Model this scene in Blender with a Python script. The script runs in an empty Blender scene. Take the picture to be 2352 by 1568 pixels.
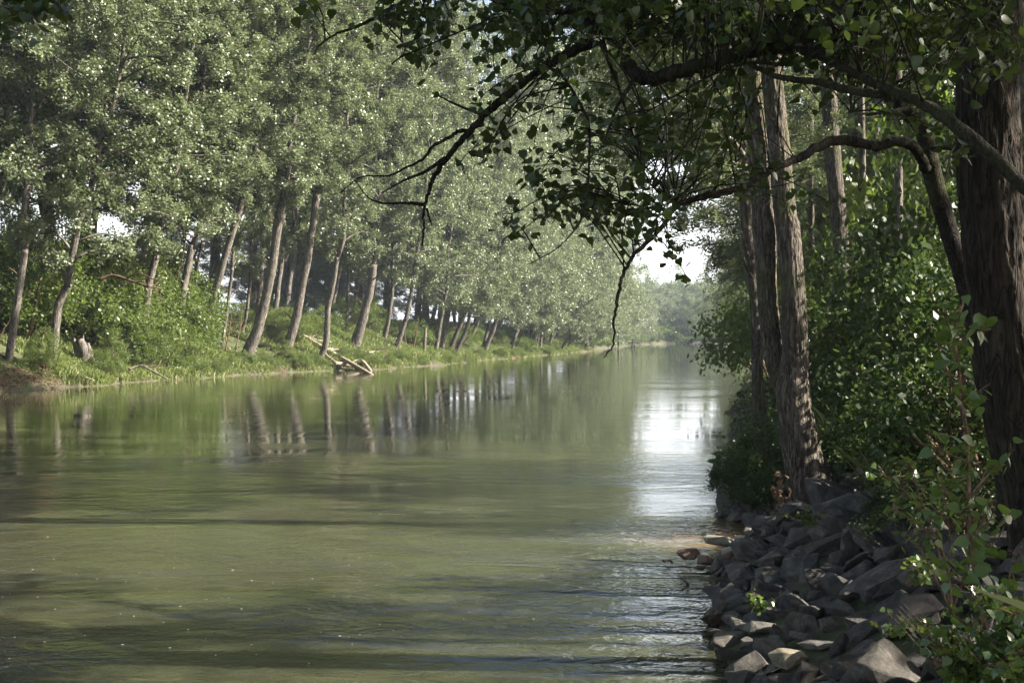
import bpy, bmesh, math, random
import numpy as np
from mathutils import Vector, Matrix
R = math.radians
rng = np.random.default_rng(7)
random.seed(7)
SC = bpy.context.scene
COL = SC.collection

# ------------------------------------------------------------------ camera
F, CX, CY, EYE = 2950.0, 1176.0, 768.0, 2.5      # focal length and horizon, in pixels of a 2352 wide picture; eye height
cam_d = bpy.data.cameras.new('camera'); cam = bpy.data.objects.new('camera', cam_d); COL.objects.link(cam)
cam.location = (0, 0, EYE)
cam_d.sensor_width = 36; cam_d.lens = 36*F/2352
cam.rotation_euler = (R(90) - math.atan(16/F), 0, 0)
cam_d.clip_start = .05; cam_d.clip_end = 6000
SC.camera = cam

# ------------------------------------------------------------------ light
SUN_AZ, SUN_EL = R(94), R(32)                   # azimuth from +Y (down river) towards +X (right bank)
w = bpy.data.worlds.new('World'); SC.world = w; w.use_nodes = True
nt = w.node_tree; bg = nt.nodes['Background']
sky = nt.nodes.new('ShaderNodeTexSky'); sky.sky_type = 'NISHITA'; sky.sun_disc = False
sky.sun_elevation = SUN_EL; sky.sun_rotation = SUN_AZ; sky.dust_density = 4; sky.air_density = 1.0
bg.inputs[1].default_value = 0.05
tcw = nt.nodes.new('ShaderNodeTexCoord'); sxw = nt.nodes.new('ShaderNodeSeparateXYZ'); nt.links.new(tcw.outputs['Generated'], sxw.inputs[0])
mrw = nt.nodes.new('ShaderNodeMapRange'); mrw.interpolation_type = 'SMOOTHSTEP'; nt.links.new(sxw.outputs[2], mrw.inputs[0])
mrw.inputs[1].default_value = .0; mrw.inputs[2].default_value = .33; mrw.inputs[3].default_value = 8.5; mrw.inputs[4].default_value = 0
cmw = nt.nodes.new('ShaderNodeCombineColor')                       # white summer haze low in the sky
for k_, f_ in enumerate((.97, .98, 1.0)):
    q_ = nt.nodes.new('ShaderNodeMath'); q_.operation = 'MULTIPLY'; nt.links.new(mrw.outputs[0], q_.inputs[0]); q_.inputs[1].default_value = f_; nt.links.new(q_.outputs[0], cmw.inputs[k_])
adw = nt.nodes.new('ShaderNodeMix'); adw.data_type = 'RGBA'; adw.blend_type = 'ADD'; adw.inputs[0].default_value = 1
nt.links.new(sky.outputs[0], adw.inputs[6]); nt.links.new(cmw.outputs[0], adw.inputs[7]); nt.links.new(adw.outputs[2], bg.inputs[0])
ld = bpy.data.lights.new('sun', 'SUN'); ld.energy = 5.0; ld.angle = R(.5); ld.color = (1, .93, .82)
sun = bpy.data.objects.new('sun', ld); COL.objects.link(sun)
sdir = Vector((math.sin(SUN_AZ)*math.cos(SUN_EL), math.cos(SUN_AZ)*math.cos(SUN_EL), math.sin(SUN_EL)))
sun.rotation_euler = sdir.to_track_quat('Z', 'Y').to_euler(); sun.location = sdir*60
vs = SC.view_settings; vs.view_transform = 'Standard'; vs.look = 'None'; vs.gamma = 1; vs.exposure = 2.1
cy = SC.cycles
cy.max_bounces = 6; cy.diffuse_bounces = 2; cy.glossy_bounces = 3; cy.transmission_bounces = 3; cy.volume_bounces = 0
cy.transparent_max_bounces = 8; cy.sample_clamp_indirect = 4; cy.sample_clamp_direct = 0
cy.caustics_reflective = False; cy.caustics_refractive = False
cy.use_denoising = True; cy.denoiser = 'OPENIMAGEDENOISE'; cy.denoising_prefilter = 'ACCURATE'

# ------------------------------------------------------------------ helpers
def at(px, py, Y):
    """point at distance Y down river seen at picture position px, py"""
    return np.array([(px-CX)/F*Y, Y, EYE + (CY-py)/F*Y])
def tag(o, label=None, cat=None, group=None, kind=None):
    if label: o['label'] = label
    if cat: o['category'] = cat
    if group: o['group'] = group
    if kind: o['kind'] = kind
    return o
def empty(name, loc, label, cat, group=None):
    o = bpy.data.objects.new(name, None); COL.objects.link(o); o.location = loc; o.empty_display_size = .3
    return tag(o, label, cat, group)
def mesh(name, V, Q=None, T=None, mat=None, tint=None, smooth=False):
    V = np.asarray(V, dtype=np.float32)
    me = bpy.data.meshes.new(name)
    nq = 0 if Q is None else len(Q); ntr = 0 if T is None else len(T)
    me.vertices.add(len(V)); me.vertices.foreach_set('co', V.ravel())
    loops = []
    if nq: loops.append(np.asarray(Q, np.int32).ravel())
    if ntr: loops.append(np.asarray(T, np.int32).ravel())
    L = np.concatenate(loops)
    me.loops.add(len(L)); me.loops.foreach_set('vertex_index', L)
    st = np.concatenate([np.arange(nq)*4, nq*4 + np.arange(ntr)*3]).astype(np.int32)
    me.polygons.add(nq+ntr); me.polygons.foreach_set('loop_start', st)
    if smooth: me.polygons.foreach_set('use_smooth', np.ones(nq+ntr, bool))
    if tint is not None:
        a = me.attributes.new('tint', 'FLOAT', 'POINT'); a.data.foreach_set('value', np.asarray(tint, np.float32))
    me.update(calc_edges=True)
    if mat: me.materials.append(mat)
    return me
def link(name, me, parent=None, loc=None, rot=None, sc=None):
    o = bpy.data.objects.new(name, me); COL.objects.link(o)
    if parent: o.parent = parent
    if loc is not None: o.location = loc
    if rot is not None: o.rotation_euler = rot
    if sc is not None: o.scale = (sc, sc, sc) if np.isscalar(sc) else sc
    return o
def _h(ix, iy, iz):
    n = (ix*374761393 + iy*668265263 + iz*2147483647*3 + 1442695041) & 0xffffffff
    n = ((n ^ (n >> 13))*1274126177) & 0xffffffff
    n = (n ^ (n >> 16))
    return (n & 0xffff)/65535.0
def noise(P, s=1.0, off=0):
    P = np.asarray(P, float)*s + off + 1000.3
    i = np.floor(P).astype(np.int64); f = P - i; f = f*f*(3-2*f)
    r = 0
    for dx in (0, 1):
        for dy in (0, 1):
            for dz in (0, 1):
                wgt = (f[:, 0] if dx else 1-f[:, 0])*(f[:, 1] if dy else 1-f[:, 1])*(f[:, 2] if dz else 1-f[:, 2])
                r = r + wgt*_h(i[:, 0]+dx, i[:, 1]+dy, i[:, 2]+dz)
    return r*2-1
def fbm(P, s=1.0, oct=3, off=0):
    return sum(noise(P, s*2**k, off+k*17.1)*.5**k for k in range(oct))
def smooth_path(P, n):
    """Catmull-Rom through the rows of P (any number of columns)"""
    P = np.asarray(P, float)
    if len(P) == 2:
        t = np.linspace(0, 1, n)[:, None]; return P[0]*(1-t)+P[1]*t
    E = np.vstack([2*P[0]-P[1], P, 2*P[-1]-P[-2]])
    u = np.linspace(0, len(P)-1-1e-6, n); i = u.astype(int); t = (u-i)[:, None]
    a, b, c, d = E[i], E[i+1], E[i+2], E[i+3]
    return .5*((2*b)+(-a+c)*t+(2*a-5*b+4*c-d)*t*t+(-a+3*b-3*c+d)*t**3)
def tube(path, rad, seg=8, rough=0.0, ridge=0.0, nridge=14, seed=0, freq=3.0):
    path = np.asarray(path, float); rad = np.asarray(rad, float); n = len(path)
    T = np.gradient(path, axis=0); T /= np.linalg.norm(T, axis=1)[:, None]+1e-9
    up = np.array([1., 0, 0]) if abs(T[0, 0]) < .9 else np.array([0, 1., 0])
    A = np.zeros_like(T); a = up
    for i in range(n):
        a = a - T[i]*np.dot(a, T[i]); a /= np.linalg.norm(a)+1e-9; A[i] = a
    B = np.cross(T, A)
    th = np.arange(seg)/seg*2*math.pi
    c, s = np.cos(th), np.sin(th)
    D = A[:, None, :]*c[None, :, None] + B[:, None, :]*s[None, :, None]
    rr = np.repeat(rad[:, None], seg, 1)
    if rough or ridge:
        base = path[:, None, :] + D*rad[:, None, None]
        Pn = base.reshape(-1, 3)
        if rough: rr = rr*(1+rough*fbm(Pn, freq*.35, 3, seed*3.7).reshape(n, seg))
        if ridge:
            al = np.concatenate([[0], np.cumsum(np.linalg.norm(np.diff(path, axis=0), axis=1))])
            r0 = float(np.median(rad))
            C = np.stack([np.broadcast_to(c*r0, (n, seg)), np.broadcast_to(s*r0, (n, seg)), np.broadcast_to(al[:, None]*.16, (n, seg))], -1).reshape(-1, 3)
            wob = np.stack([noise(C*np.array([1, 1, 4]), 2.2/r0*.5, 5), noise(C*np.array([1, 1, 4]), 2.2/r0*.5, 50), np.zeros(len(C))], 1)*r0*.12
            k = nridge/(2*math.pi*r0)
            v = 1-np.abs(noise(C+wob, k*1.3, seed))*2.0
            v2 = 1-np.abs(noise(C*np.array([1, 1, 2.5])+wob, k*2.7, seed+9))*2
            rr = rr + ridge*(v*.65+v2*.35).reshape(n, seg)
    V = (path[:, None, :] + D*rr[..., None]).reshape(-1, 3)
    i = np.arange(n-1)[:, None]*seg; j = np.arange(seg)[None, :]; j2 = (j+1) % seg
    Q = np.stack([i+j, i+j2, i+seg+j2, i+seg+j], -1).reshape(-1, 4)
    V = np.vstack([V, path[:1], path[-1:]]); nb = n*seg
    Tr = np.vstack([np.stack([np.full(seg, nb), (np.arange(seg)+1) % seg, np.arange(seg)], 1),
                    np.stack([np.full(seg, nb+1), (n-1)*seg+np.arange(seg), (n-1)*seg+(np.arange(seg)+1) % seg], 1)])
    return V, Q, Tr
class Bag:
    """collects tubes and leaves for one mesh"""
    def __init__(s): s.V = []; s.Q = []; s.T = []; s.t = []; s.n = 0
    def add(s, V, Q=None, T=None, tint=0.5):
        s.V.append(V)
        if Q is not None and len(Q): s.Q.append(np.asarray(Q)+s.n)
        if T is not None and len(T): s.T.append(np.asarray(T)+s.n)
        s.t.append(np.broadcast_to(np.asarray(tint, float), (len(V),))); s.n += len(V)
    def mesh(s, name, mat, smooth=False):
        return mesh(name, np.vstack(s.V), np.vstack(s.Q) if s.Q else None, np.vstack(s.T) if s.T else None, mat, np.concatenate(s.t), smooth)
DENS = .52
LML = [(20, 'the far left trunk'), (85, 'the bare stick'), (190, 'the broken stump'), (300, 'the arching dead branch'), (437, 'the long curved trunk'), (508, 'the slender pale trunk'), (564, 'the thickest trunk'),
       (655, 'the second thick trunk'), (736, 'the bowed pale trunk'), (815, 'the thick grey trunk'), (973, 'the short snag'), (1008, 'the sunlit pair of trunks'), (1048, 'the hooked trunk'), (1111, 'the far dark trunk'), (1221, 'the three thin trunks'), (1330, 'the far bend')]
LMR = [(1700, 'the dangling bough tip'), (1745, 'the slender sunlit poplar'), (1850, 'the twin trunk'), (1945, 'the pale trunk in the wood'), (2060, 'the straight shaded trunk'), (2224, 'the leaning tree'), (2330, 'the massive brown trunk')]
def beside(px, lms):
    k = min(lms, key=lambda a: abs(a[0]-px)); return ('behind ' if abs(k[0]-px) < 12 else ('left of ' if px < k[0] else 'right of '))+k[1]
def unit(v): return v/(np.linalg.norm(v, axis=-1, keepdims=True)+1e-9)
def frames(n, g, flat=.6, droop=0.):
    """random leaf frames: length axis b, side axis a, normal c; flat -> normals lean upwards"""
    c = g.normal(size=(n, 3)); c[:, 2] = np.abs(c[:, 2])*(1-flat) + flat*1.6; c = unit(c)
    b = g.normal(size=(n, 3)); b[:, 2] -= droop; b = unit(b - c*(b*c).sum(1)[:, None])
    return np.cross(b, c), b, c
def leaf_far(P, size, g, flat=.35, droop=.3, wid=.62):
    """one small pointed leaf (a creased rhombus of two triangles) at each point"""
    n = len(P); a, b, c = frames(n, g, flat, droop)
    s = (size*(.65+.7*g.random(n)))[:, None]
    V = np.stack([P, P+b*s*.45+a*s*wid*.5, P+b*s+c*s*.05, P+b*s*.5-a*s*wid*.5-c*s*.03], 1).reshape(-1, 3)
    i = np.arange(n)[:, None]*4
    return V, np.hstack([i, i+1, i+2, i+3]), np.repeat(g.random(n), 4)
LT = np.array([[0, -.42, 0], [0, 0, 0], [.28, -.01, .04], [.47, .24, .06], [.39, .55, .04], [.15, .85, .0], [0, 1.08, -.10],
               [-.15, .85, .0], [-.39, .55, .04], [-.47, .24, .06], [-.28, -.01, .04], [0, .35, -.02], [0, .68, -.03], [.018, -.42, 0]])
LQ = np.array([[1, 2, 3, 11], [11, 3, 4, 12], [12, 4, 5, 6], [1, 11, 9, 10], [11, 12, 8, 9], [12, 6, 7, 8]])
LTR = np.array([[0, 13, 1]])
def leaf_near(P, size, g, flat=.3, droop=.8):
    """broad pointed poplar leaf with folded blade and stalk at each point"""
    n = len(P); a, b, c = frames(n, g, flat, droop)
    s = (size*(.7+.6*g.random(n)))[:, None, None]
    fold = (.0+1.5*g.random(n))[:, None, None]
    curl = (g.normal(size=n)*.12)[:, None, None]
    L = np.broadcast_to(LT, (n, len(LT), 3)).copy()
    L[:, :, 2:3] = L[:, :, 2:3]*fold*1.3 + curl*(L[:, :, 1:2]**2)
    V = P[:, None, :] + (L[..., 0:1]*a[:, None, :] + L[..., 1:2]*b[:, None, :] + L[..., 2:3]*c[:, None, :])*s
    k = len(LT); off = (np.arange(n)*k)[:, None, None]
    return V.reshape(-1, 3), (LQ[None]+off).reshape(-1, 4), (LTR[None]+off).reshape(-1, 3), np.repeat(g.random(n), k)

# ------------------------------------------------------------------ materials
def mat(name):
    m = bpy.data.materials.new(name); m.use_nodes = True
    n = m.node_tree; return m, n, n.nodes['Principled BSDF']
def N(n, t, **kw):
    x = n.nodes.new(t)
    for k, v in kw.items(): setattr(x, k, v)
    return x
def ramp(n, pts, src):
    r = N(n, 'ShaderNodeValToRGB'); e = r.color_ramp.elements
    while len(e) < len(pts): e.new(.5)
    for x, (p, c) in zip(e, pts): x.position = p; x.color = (*c, 1)
    n.links.new(src, r.inputs[0]); return r.outputs[0]
def ntex(n, scale, detail=4, vec=None, rough=.55, dist=0):
    t = N(n, 'ShaderNodeTexNoise'); t.inputs['Scale'].default_value = scale; t.inputs['Detail'].default_value = detail
    t.inputs['Roughness'].default_value = rough; t.inputs['Distortion'].default_value = dist
    if vec is not None: n.links.new(vec, t.inputs['Vector'])
    return t.outputs[0]
def mapping(n, src, scale=(1, 1, 1)):
    m = N(n, 'ShaderNodeMapping'); m.inputs['Scale'].default_value = scale; n.links.new(src, m.inputs[0]); return m.outputs[0]
def leaf_mat(name, cols, rough=.38, trans=.3, tcol=(.16, .26, .03), spec=.5):
    m, n, p = mat(name)
    at_ = N(n, 'ShaderNodeAttribute', attribute_name='tint'); oi = N(n, 'ShaderNodeObjectInfo')
    geo = N(n, 'ShaderNodeNewGeometry')
    cl = ntex(n, .45, 2, geo.outputs['Position'])
    a = N(n, 'ShaderNodeMath', operation='MULTIPLY_ADD'); n.links.new(cl, a.inputs[0]); a.inputs[1].default_value = .5; n.links.new(at_.outputs['Fac'], a.inputs[2])
    b = N(n, 'ShaderNodeMath', operation='MULTIPLY_ADD'); n.links.new(oi.outputs['Random'], b.inputs[0]); b.inputs[1].default_value = .55; n.links.new(a.outputs[0], b.inputs[2])
    c = N(n, 'ShaderNodeMath', operation='MULTIPLY'); n.links.new(b.outputs[0], c.inputs[0]); c.inputs[1].default_value = .50
    k = len(cols)
    col = ramp(n, [(i/(k-1), cc) for i, cc in enumerate(cols)], c.outputs[0])
    n.links.new(col, p.inputs['Base Color']); p.inputs['Roughness'].default_value = rough
    p.inputs['Specular IOR Level'].default_value = spec
    tr = N(n, 'ShaderNodeBsdfTranslucent'); tr.inputs[0].default_value = (*tcol, 1)
    mx = N(n, 'ShaderNodeMixShader'); mx.inputs[0].default_value = trans
    n.links.new(p.outputs[0], mx.inputs[1]); n.links.new(tr.outputs[0], mx.inputs[2])
    n.links.new(mx.outputs[0], n.nodes['Material Output'].inputs[0])
    return m
M_POP = leaf_mat('poplar_leaf', [(.078, .100, .046), (.112, .142, .070), (.155, .19, .10), (.22, .25, .16)], rough=.44, trans=.35, tcol=(.19, .235, .09), spec=.7)
M_SHRUB = leaf_mat('shrub_leaf', [(.045, .068, .02), (.075, .105, .03), (.115, .145, .045), (.18, .20, .08)], rough=.42, trans=.35, tcol=(.17, .26, .03), spec=.4)
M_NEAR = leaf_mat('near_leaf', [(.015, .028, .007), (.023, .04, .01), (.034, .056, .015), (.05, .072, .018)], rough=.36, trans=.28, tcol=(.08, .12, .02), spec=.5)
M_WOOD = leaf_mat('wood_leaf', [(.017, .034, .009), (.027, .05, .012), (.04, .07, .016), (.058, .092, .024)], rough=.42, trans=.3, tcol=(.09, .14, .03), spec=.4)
M_GRASS = leaf_mat('grass_blade', [(.08, .11, .03), (.12, .155, .045), (.18, .20, .07), (.27, .24, .13)], rough=.5, trans=.3, tcol=(.18, .25, .05), spec=.3)
M_DRY = leaf_mat('dry_leaf', [(.09, .06, .035), (.14, .095, .06), (.22, .16, .105)], rough=.6, trans=.2, tcol=(.25, .15, .08), spec=.2)
def bark_mat(name, dark, mid, light, scale=6, moss=0., bump=.5, zs=.14):
    m, n, p = mat(name)
    tc = N(n, 'ShaderNodeTexCoord'); geo = N(n, 'ShaderNodeNewGeometry')
    v = mapping(n, geo.outputs['Position'], (1, 1, zs))
    f = ntex(n, scale*2.2, 6, v, .7, .4)
    col = ramp(n, [(.32, dark), (.5, mid), (.68, light)], f)
    fr = ntex(n, scale*1.5, 3, mapping(n, geo.outputs['Position'], (1, 1, zs*1.3)), .5, 1.2)
    ab = N(n, 'ShaderNodeMath', operation='SUBTRACT'); n.links.new(fr, ab.inputs[0]); ab.inputs[1].default_value = .5
    ab2 = N(n, 'ShaderNodeMath', operation='ABSOLUTE'); n.links.new(ab.outputs[0], ab2.inputs[0])
    fur = ramp(n, [(0, (.22, .20, .19)), (.05, (.75, .74, .73)), (.12, (1, 1, 1))], ab2.outputs[0])
    fm = N(n, 'ShaderNodeMix', data_type='RGBA', blend_type='MULTIPLY'); fm.inputs[0].default_value = .85
    n.links.new(col, fm.inputs[6]); n.links.new(fur, fm.inputs[7]); col = fm.outputs[2]
    hsum = N(n, 'ShaderNodeMath', operation='ADD'); n.links.new(fur, hsum.inputs[0]); n.links.new(f, hsum.inputs[1])
    big = ntex(n, .7, 3, geo.outputs['Position'])
    mm = N(n, 'ShaderNodeMix', data_type='RGBA', blend_type='MULTIPLY'); mm.inputs[0].default_value = .5
    n.links.new(col, mm.inputs[6]); n.links.new(ramp(n, [(.35, (.6, .57, .55)), (.65, (1, 1, 1))], big), mm.inputs[7])
    out = mm.outputs[2]
    if moss:
        mo = N(n, 'ShaderNodeMix', data_type='RGBA')
        n.links.new(ramp(n, [(.5, (0, 0, 0)), (.7, (moss, moss, moss))], ntex(n, 1.3, 4, geo.outputs['Position'])), mo.inputs[0])
        n.links.new(out, mo.inputs[6]); mo.inputs[7].default_value = (.09, .10, .035, 1); out = mo.outputs[2]
    n.links.new(out, p.inputs['Base Color']); p.inputs['Roughness'].default_value = .9; p.inputs['Specular IOR Level'].default_value = .2
    bp = N(n, 'ShaderNodeBump'); bp.inputs['Strength'].default_value = bump; bp.inputs['Distance'].default_value = .03
    n.links.new(hsum.outputs[0], bp.inputs['Height']); n.links.new(bp.outputs[0], p.inputs['Normal'])
    return m
M_BARK = bark_mat('pale_bark', (.06, .054, .047), (.155, .138, .12), (.29, .26, .22), 5, .25)
M_BARKN = bark_mat('furrowed_bark', (.04, .034, .028), (.14, .12, .10), (.27, .235, .19), 13, .5, 1.)
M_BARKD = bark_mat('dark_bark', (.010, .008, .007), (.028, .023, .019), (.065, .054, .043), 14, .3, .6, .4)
M_TWIG = bark_mat('twig_bark', (.10, .06, .04), (.20, .13, .09), (.30, .21, .15), 12, 0, .3, .5)
M_DEAD = bark_mat('bleached_wood', (.22, .17, .13), (.40, .33, .26), (.58, .50, .42), 5, 0, .4, .6)
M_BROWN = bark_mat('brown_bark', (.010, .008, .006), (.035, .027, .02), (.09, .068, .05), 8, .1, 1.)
def rock_mat(name, a, b, c, rough=.85):
    m, n, p = mat(name)
    geo = N(n, 'ShaderNodeNewGeometry'); oi = N(n, 'ShaderNodeObjectInfo')
    f = ntex(n, 7, 10, geo.outputs['Position'], .75, .5)
    col = ramp(n, [(.34, a), (.5, b), (.64, c)], f)
    mm = N(n, 'ShaderNodeMix', data_type='RGBA', blend_type='MULTIPLY'); mm.inputs[0].default_value = 1
    n.links.new(col, mm.inputs[6]); n.links.new(ramp(n, [(0, (.45, .43, .42)), (.35, (.8, .8, .82)), (.7, (1.0, .95, .88)), (1, (1.35, 1.3, 1.2))], oi.outputs['Random']), mm.inputs[7])
    # wet and algae-dark just above the water
    sx = N(n, 'ShaderNodeSeparateXYZ'); n.links.new(geo.outputs['Position'], sx.inputs[0])
    mr = N(n, 'ShaderNodeMapRange'); n.links.new(sx.outputs[2], mr.inputs[0]); mr.inputs[1].default_value = .03; mr.inputs[2].default_value = .12
    wet = N(n, 'ShaderNodeMix', data_type='RGBA'); n.links.new(mr.outputs[0], wet.inputs[0]); wet.inputs[6].default_value = (.06, .045, .03, 1); n.links.new(mm.outputs[2], wet.inputs[7])
    n.links.new(wet.outputs[2], p.inputs['Base Color'])
    n.links.new(ramp(n, [(0, (.3, .3, .3)), (1, (rough, rough, rough))], mr.outputs[0]), p.inputs['Roughness'])
    fine = ntex(n, 14, 10, geo.outputs['Position'], .75)
    bp = N(n, 'ShaderNodeBump'); bp.inputs['Strength'].default_value = .9; bp.inputs['Distance'].default_value = .035
    n.links.new(fine, bp.inputs['Height']); n.links.new(bp.outputs[0], p.inputs['Normal'])
    return m
M_ROCK = rock_mat('riprap_stone', (.032, .030, .027), (.080, .075, .067), (.165, .155, .14))
M_ROCKB = rock_mat('brown_stone', (.09, .055, .035), (.20, .13, .09), (.32, .23, .16))
M_ROCKP = rock_mat('pale_stone', (.20, .18, .13), (.36, .33, .25), (.50, .46, .38))

# ------------------------------------------------------------------ terrain
YL = [-80, 0, 56, 63.6, 70, 78, 84.8, 89, 92, 105, 123, 142, 168, 211, 245, 300, 330, 345, 350, 2000]
XL = [-64, -39, -22.3, -20, -18.4, -17.3, -15.2, -11.5, -9, -6.3, -3.2, 1.2, 7, 14.6, 18.5, 29, 36, 50, 90, 90]
YR = [-80, -4, 2, 5, 8, 9.2, 11.7, 12.9, 14, 15, 16, 17.0, 17.6, 22, 36, 56, 72, 120, 211, 300, 340, 2000]
XR = [-20, -3, -1, .6, 1.5, 1.62, 1.88, 2.08, 2.25, 2.5, 2.95, 3.2, 2.85, 3.6, 6.3, 10.1, 13.3, 22, 38, 45.5, 47, 47]
def wob_(Y, k): Y = np.asarray(Y, float); return np.sin(Y*.61+k)*.35+np.sin(Y*.23+2*k)*.55+np.sin(Y*1.37+k*3)*.18
def xl(Y): return np.interp(Y, YL, XL)+wob_(Y, 1.)*np.clip((np.asarray(Y, float)-50)/10, 0, 1)
def xr(Y): return np.interp(Y, YR, XR)+.5*wob_(Y, 4.)*np.clip((np.asarray(Y, float)-24)/10, 0, 1)
def ground_h(X, Y):
    X = np.asarray(X, float); Y = np.asarray(Y, float)
    dl = (xl(Y)-X)*.95; dr = (X-xr(Y))*.93
    hl = np.interp(dl, [-6, 0, .35, 3, 8, 14, 50, 200], [-1.6, 0, .3, 1.15, 3.3, 3.8, 4.2, 4.5])
    hn = np.interp(dr, [-6, 0, 2.3, 4, 12, 200], [-1.6, 0, 1.05, 1.2, 1.5, 2.5])
    hf = np.interp(dr, [-6, 0, 1.2, 4, 14, 200], [-1.6, 0, .55, 1.0, 1.8, 2.5])
    t = np.clip((Y-14)/4, 0, 1)
    hr = hn*(1-t)+hf*t
    h = np.where(dl > dr, hl, hr)
    P = np.stack([X.ravel(), Y.ravel(), np.zeros(X.size)], 1)
    d = np.maximum(dl, dr)
    nz = fbm(P, .35, 3).reshape(X.shape)*.28 + fbm(P, .06, 2, 9).reshape(X.shape)*.5*np.clip(d/10, 0, 1)
    return h + nz*np.clip(np.abs(d)/2.5, .12, 1)*np.clip((np.hypot(X, Y)-1)/4, .2, 1)
def gh(x, y): return float(ground_h(np.array([x]), np.array([y]))[0])
def hit(px, py, y0=5., y1=330.):
    """where the sight line through px, py meets the ground"""
    Y = np.exp(np.linspace(math.log(y0), math.log(y1), 3000)); X = (px-CX)/F*Y; Z = EYE+(CY-py)/F*Y
    k = np.nonzero((ground_h(X, Y) >= Z) & ((X < xl(Y)) | (X > xr(Y))))[0]
    i = k[0] if len(k) else -1
    return np.array([X[i], Y[i], ground_h(X[i:i+1] if i >= 0 else X[-1:], Y[i:i+1] if i >= 0 else Y[-1:])[0]])
def axis(*segs):
    o = [segs[0][0]]
    for a, b, s in segs: o += list(np.linspace(a, b, max(2, int(round((b-a)/s))+1))[1:])
    return np.array(o)
gy = axis((-80, -10, 5), (-10, 30, .4), (30, 130, .8), (130, 360, 2.5), (360, 700, 20), (700, 3000, 250))
gx = axis((-2000, -200, 150), (-200, -60, 10), (-60, -2, .8), (-2, 10, .35), (10, 50, 1), (50, 200, 8), (200, 2000, 150))
GX, GY = np.meshgrid(gx, gy); GZ = ground_h(GX, GY)
ny, nx = GX.shape
idx = np.arange(ny*nx).reshape(ny, nx)
Q = np.stack([idx[:-1, :-1], idx[:-1, 1:], idx[1:, 1:], idx[1:, :-1]], -1).reshape(-1, 4)
m, n, p = mat('bank_soil')
geo = N(n, 'ShaderNodeNewGeometry'); sx = N(n, 'ShaderNodeSeparateXYZ'); n.links.new(geo.outputs['Position'], sx.inputs[0])
f1 = ntex(n, .55, 5, geo.outputs['Position'], .6); f2 = ntex(n, 7, 6, geo.outputs['Position'], .7)
soil = ramp(n, [(.3, (.03, .024, .016)), (.5, (.07, .058, .038)), (.7, (.15, .125, .09))], f2)
green = ramp(n, [(.3, (.03, .035, .012)), (.55, (.06, .07, .022)), (.8, (.11, .11, .045))], f2)
ad = N(n, 'ShaderNodeMath', operation='MULTIPLY_ADD'); n.links.new(f1, ad.inputs[0]); ad.inputs[1].default_value = 3.2; n.links.new(sx.outputs[2], ad.inputs[2])
fac = ramp(n, [(.0, (0, 0, 0)), (.46, (0, 0, 0)), (.56, (1, 1, 1))], N(n, 'ShaderNodeMath', operation='MULTIPLY').outputs[0])
mu = [x for x in n.nodes if x.type == 'MATH' and x.operation == 'MULTIPLY'][0]; n.links.new(ad.outputs[0], mu.inputs[0]); mu.inputs[1].default_value = .3
mx = N(n, 'ShaderNodeMix', data_type='RGBA'); n.links.new(fac, mx.inputs[0]); n.links.new(soil, mx.inputs[6]); n.links.new(green, mx.inputs[7])
n.links.new(mx.outputs[2], p.inputs['Base Color']); p.inputs['Roughness'].default_value = .95
bp = N(n, 'ShaderNodeBump'); bp.inputs['Strength'].default_value = .7; bp.inputs['Distance'].default_value = .08; n.links.new(f2, bp.inputs['Height']); n.links.new(bp.outputs[0], p.inputs['Normal'])
o = link('ground', mesh('ground', np.stack([GX.ravel(), GY.ravel(), GZ.ravel()], 1), Q, None, m, smooth=True)); tag(o, kind='structure', label='earth river banks with soil and low green growth')

# ------------------------------------------------------------------ water
m, n, p = mat('river_water')
geo = N(n, 'ShaderNodeNewGeometry'); pos = geo.outputs['Position']
turb = ntex(n, .05, 3, mapping(n, pos, (1, 2.2, 1)))
wcol = ramp(n, [(.35, (.034, .036, .019)), (.65, (.050, .053, .027))], turb)
# sandy shallow beside the stones
vd = N(n, 'ShaderNodeVectorMath', operation='DISTANCE'); n.links.new(mapping(n, pos, (1, .8, 1)), vd.inputs[0]); vd.inputs[1].default_value = (2.7, 12.9, 0)
sh = ramp(n, [(0, (1, 1, 1)), (.35, (.75, .75, .75)), (1, (0, 0, 0))], N(n, 'ShaderNodeMath', operation='MULTIPLY').outputs[0])
mu = [x for x in n.nodes if x.type == 'MATH'][0]; n.links.new(vd.outputs['Value'], mu.inputs[0]); mu.inputs[1].default_value = .62
wm = N(n, 'ShaderNodeMix', data_type='RGBA'); n.links.new(sh, wm.inputs[0]); n.links.new(wcol, wm.inputs[6]); wm.inputs[7].default_value = (.20, .13, .06, 1)
n.links.new(wm.outputs[2], p.inputs['Base Color'])
p.inputs['Subsurface Weight'].default_value = 1; p.inputs['Subsurface Radius'].default_value = (1, 1, .8); p.inputs['Subsurface Scale'].default_value = .5
p.inputs['Roughness'].default_value = .025; p.inputs['IOR'].default_value = 1.33; p.inputs['Specular IOR Level'].default_value = .5
ripA = ntex(n, 3.2, 4, mapping(n, pos, (.8, 1.0, 1)), .6, .6)
ripB = ntex(n, .8, 3, mapping(n, pos, (.45, 1.0, 1)), .5, .8)
ripC = ntex(n, 12, 2, mapping(n, pos, (.8, 1, 1)), .5)
patch = ramp(n, [(.40, (.15, .15, .15)), (.58, (1, 1, 1))], ntex(n, .22, 3, mapping(n, pos, (.5, 1.3, 1)), .55, 1.5))
sx = N(n, 'ShaderNodeSeparateXYZ'); n.links.new(pos, sx.inputs[0])
near = N(n, 'ShaderNodeMapRange'); n.links.new(sx.outputs[1], near.inputs[0]); near.inputs[1].default_value = 8; near.inputs[2].default_value = 33; near.inputs[3].default_value = 1; near.inputs[4].default_value = .045; near.interpolation_type = 'SMOOTHERSTEP'
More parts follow.
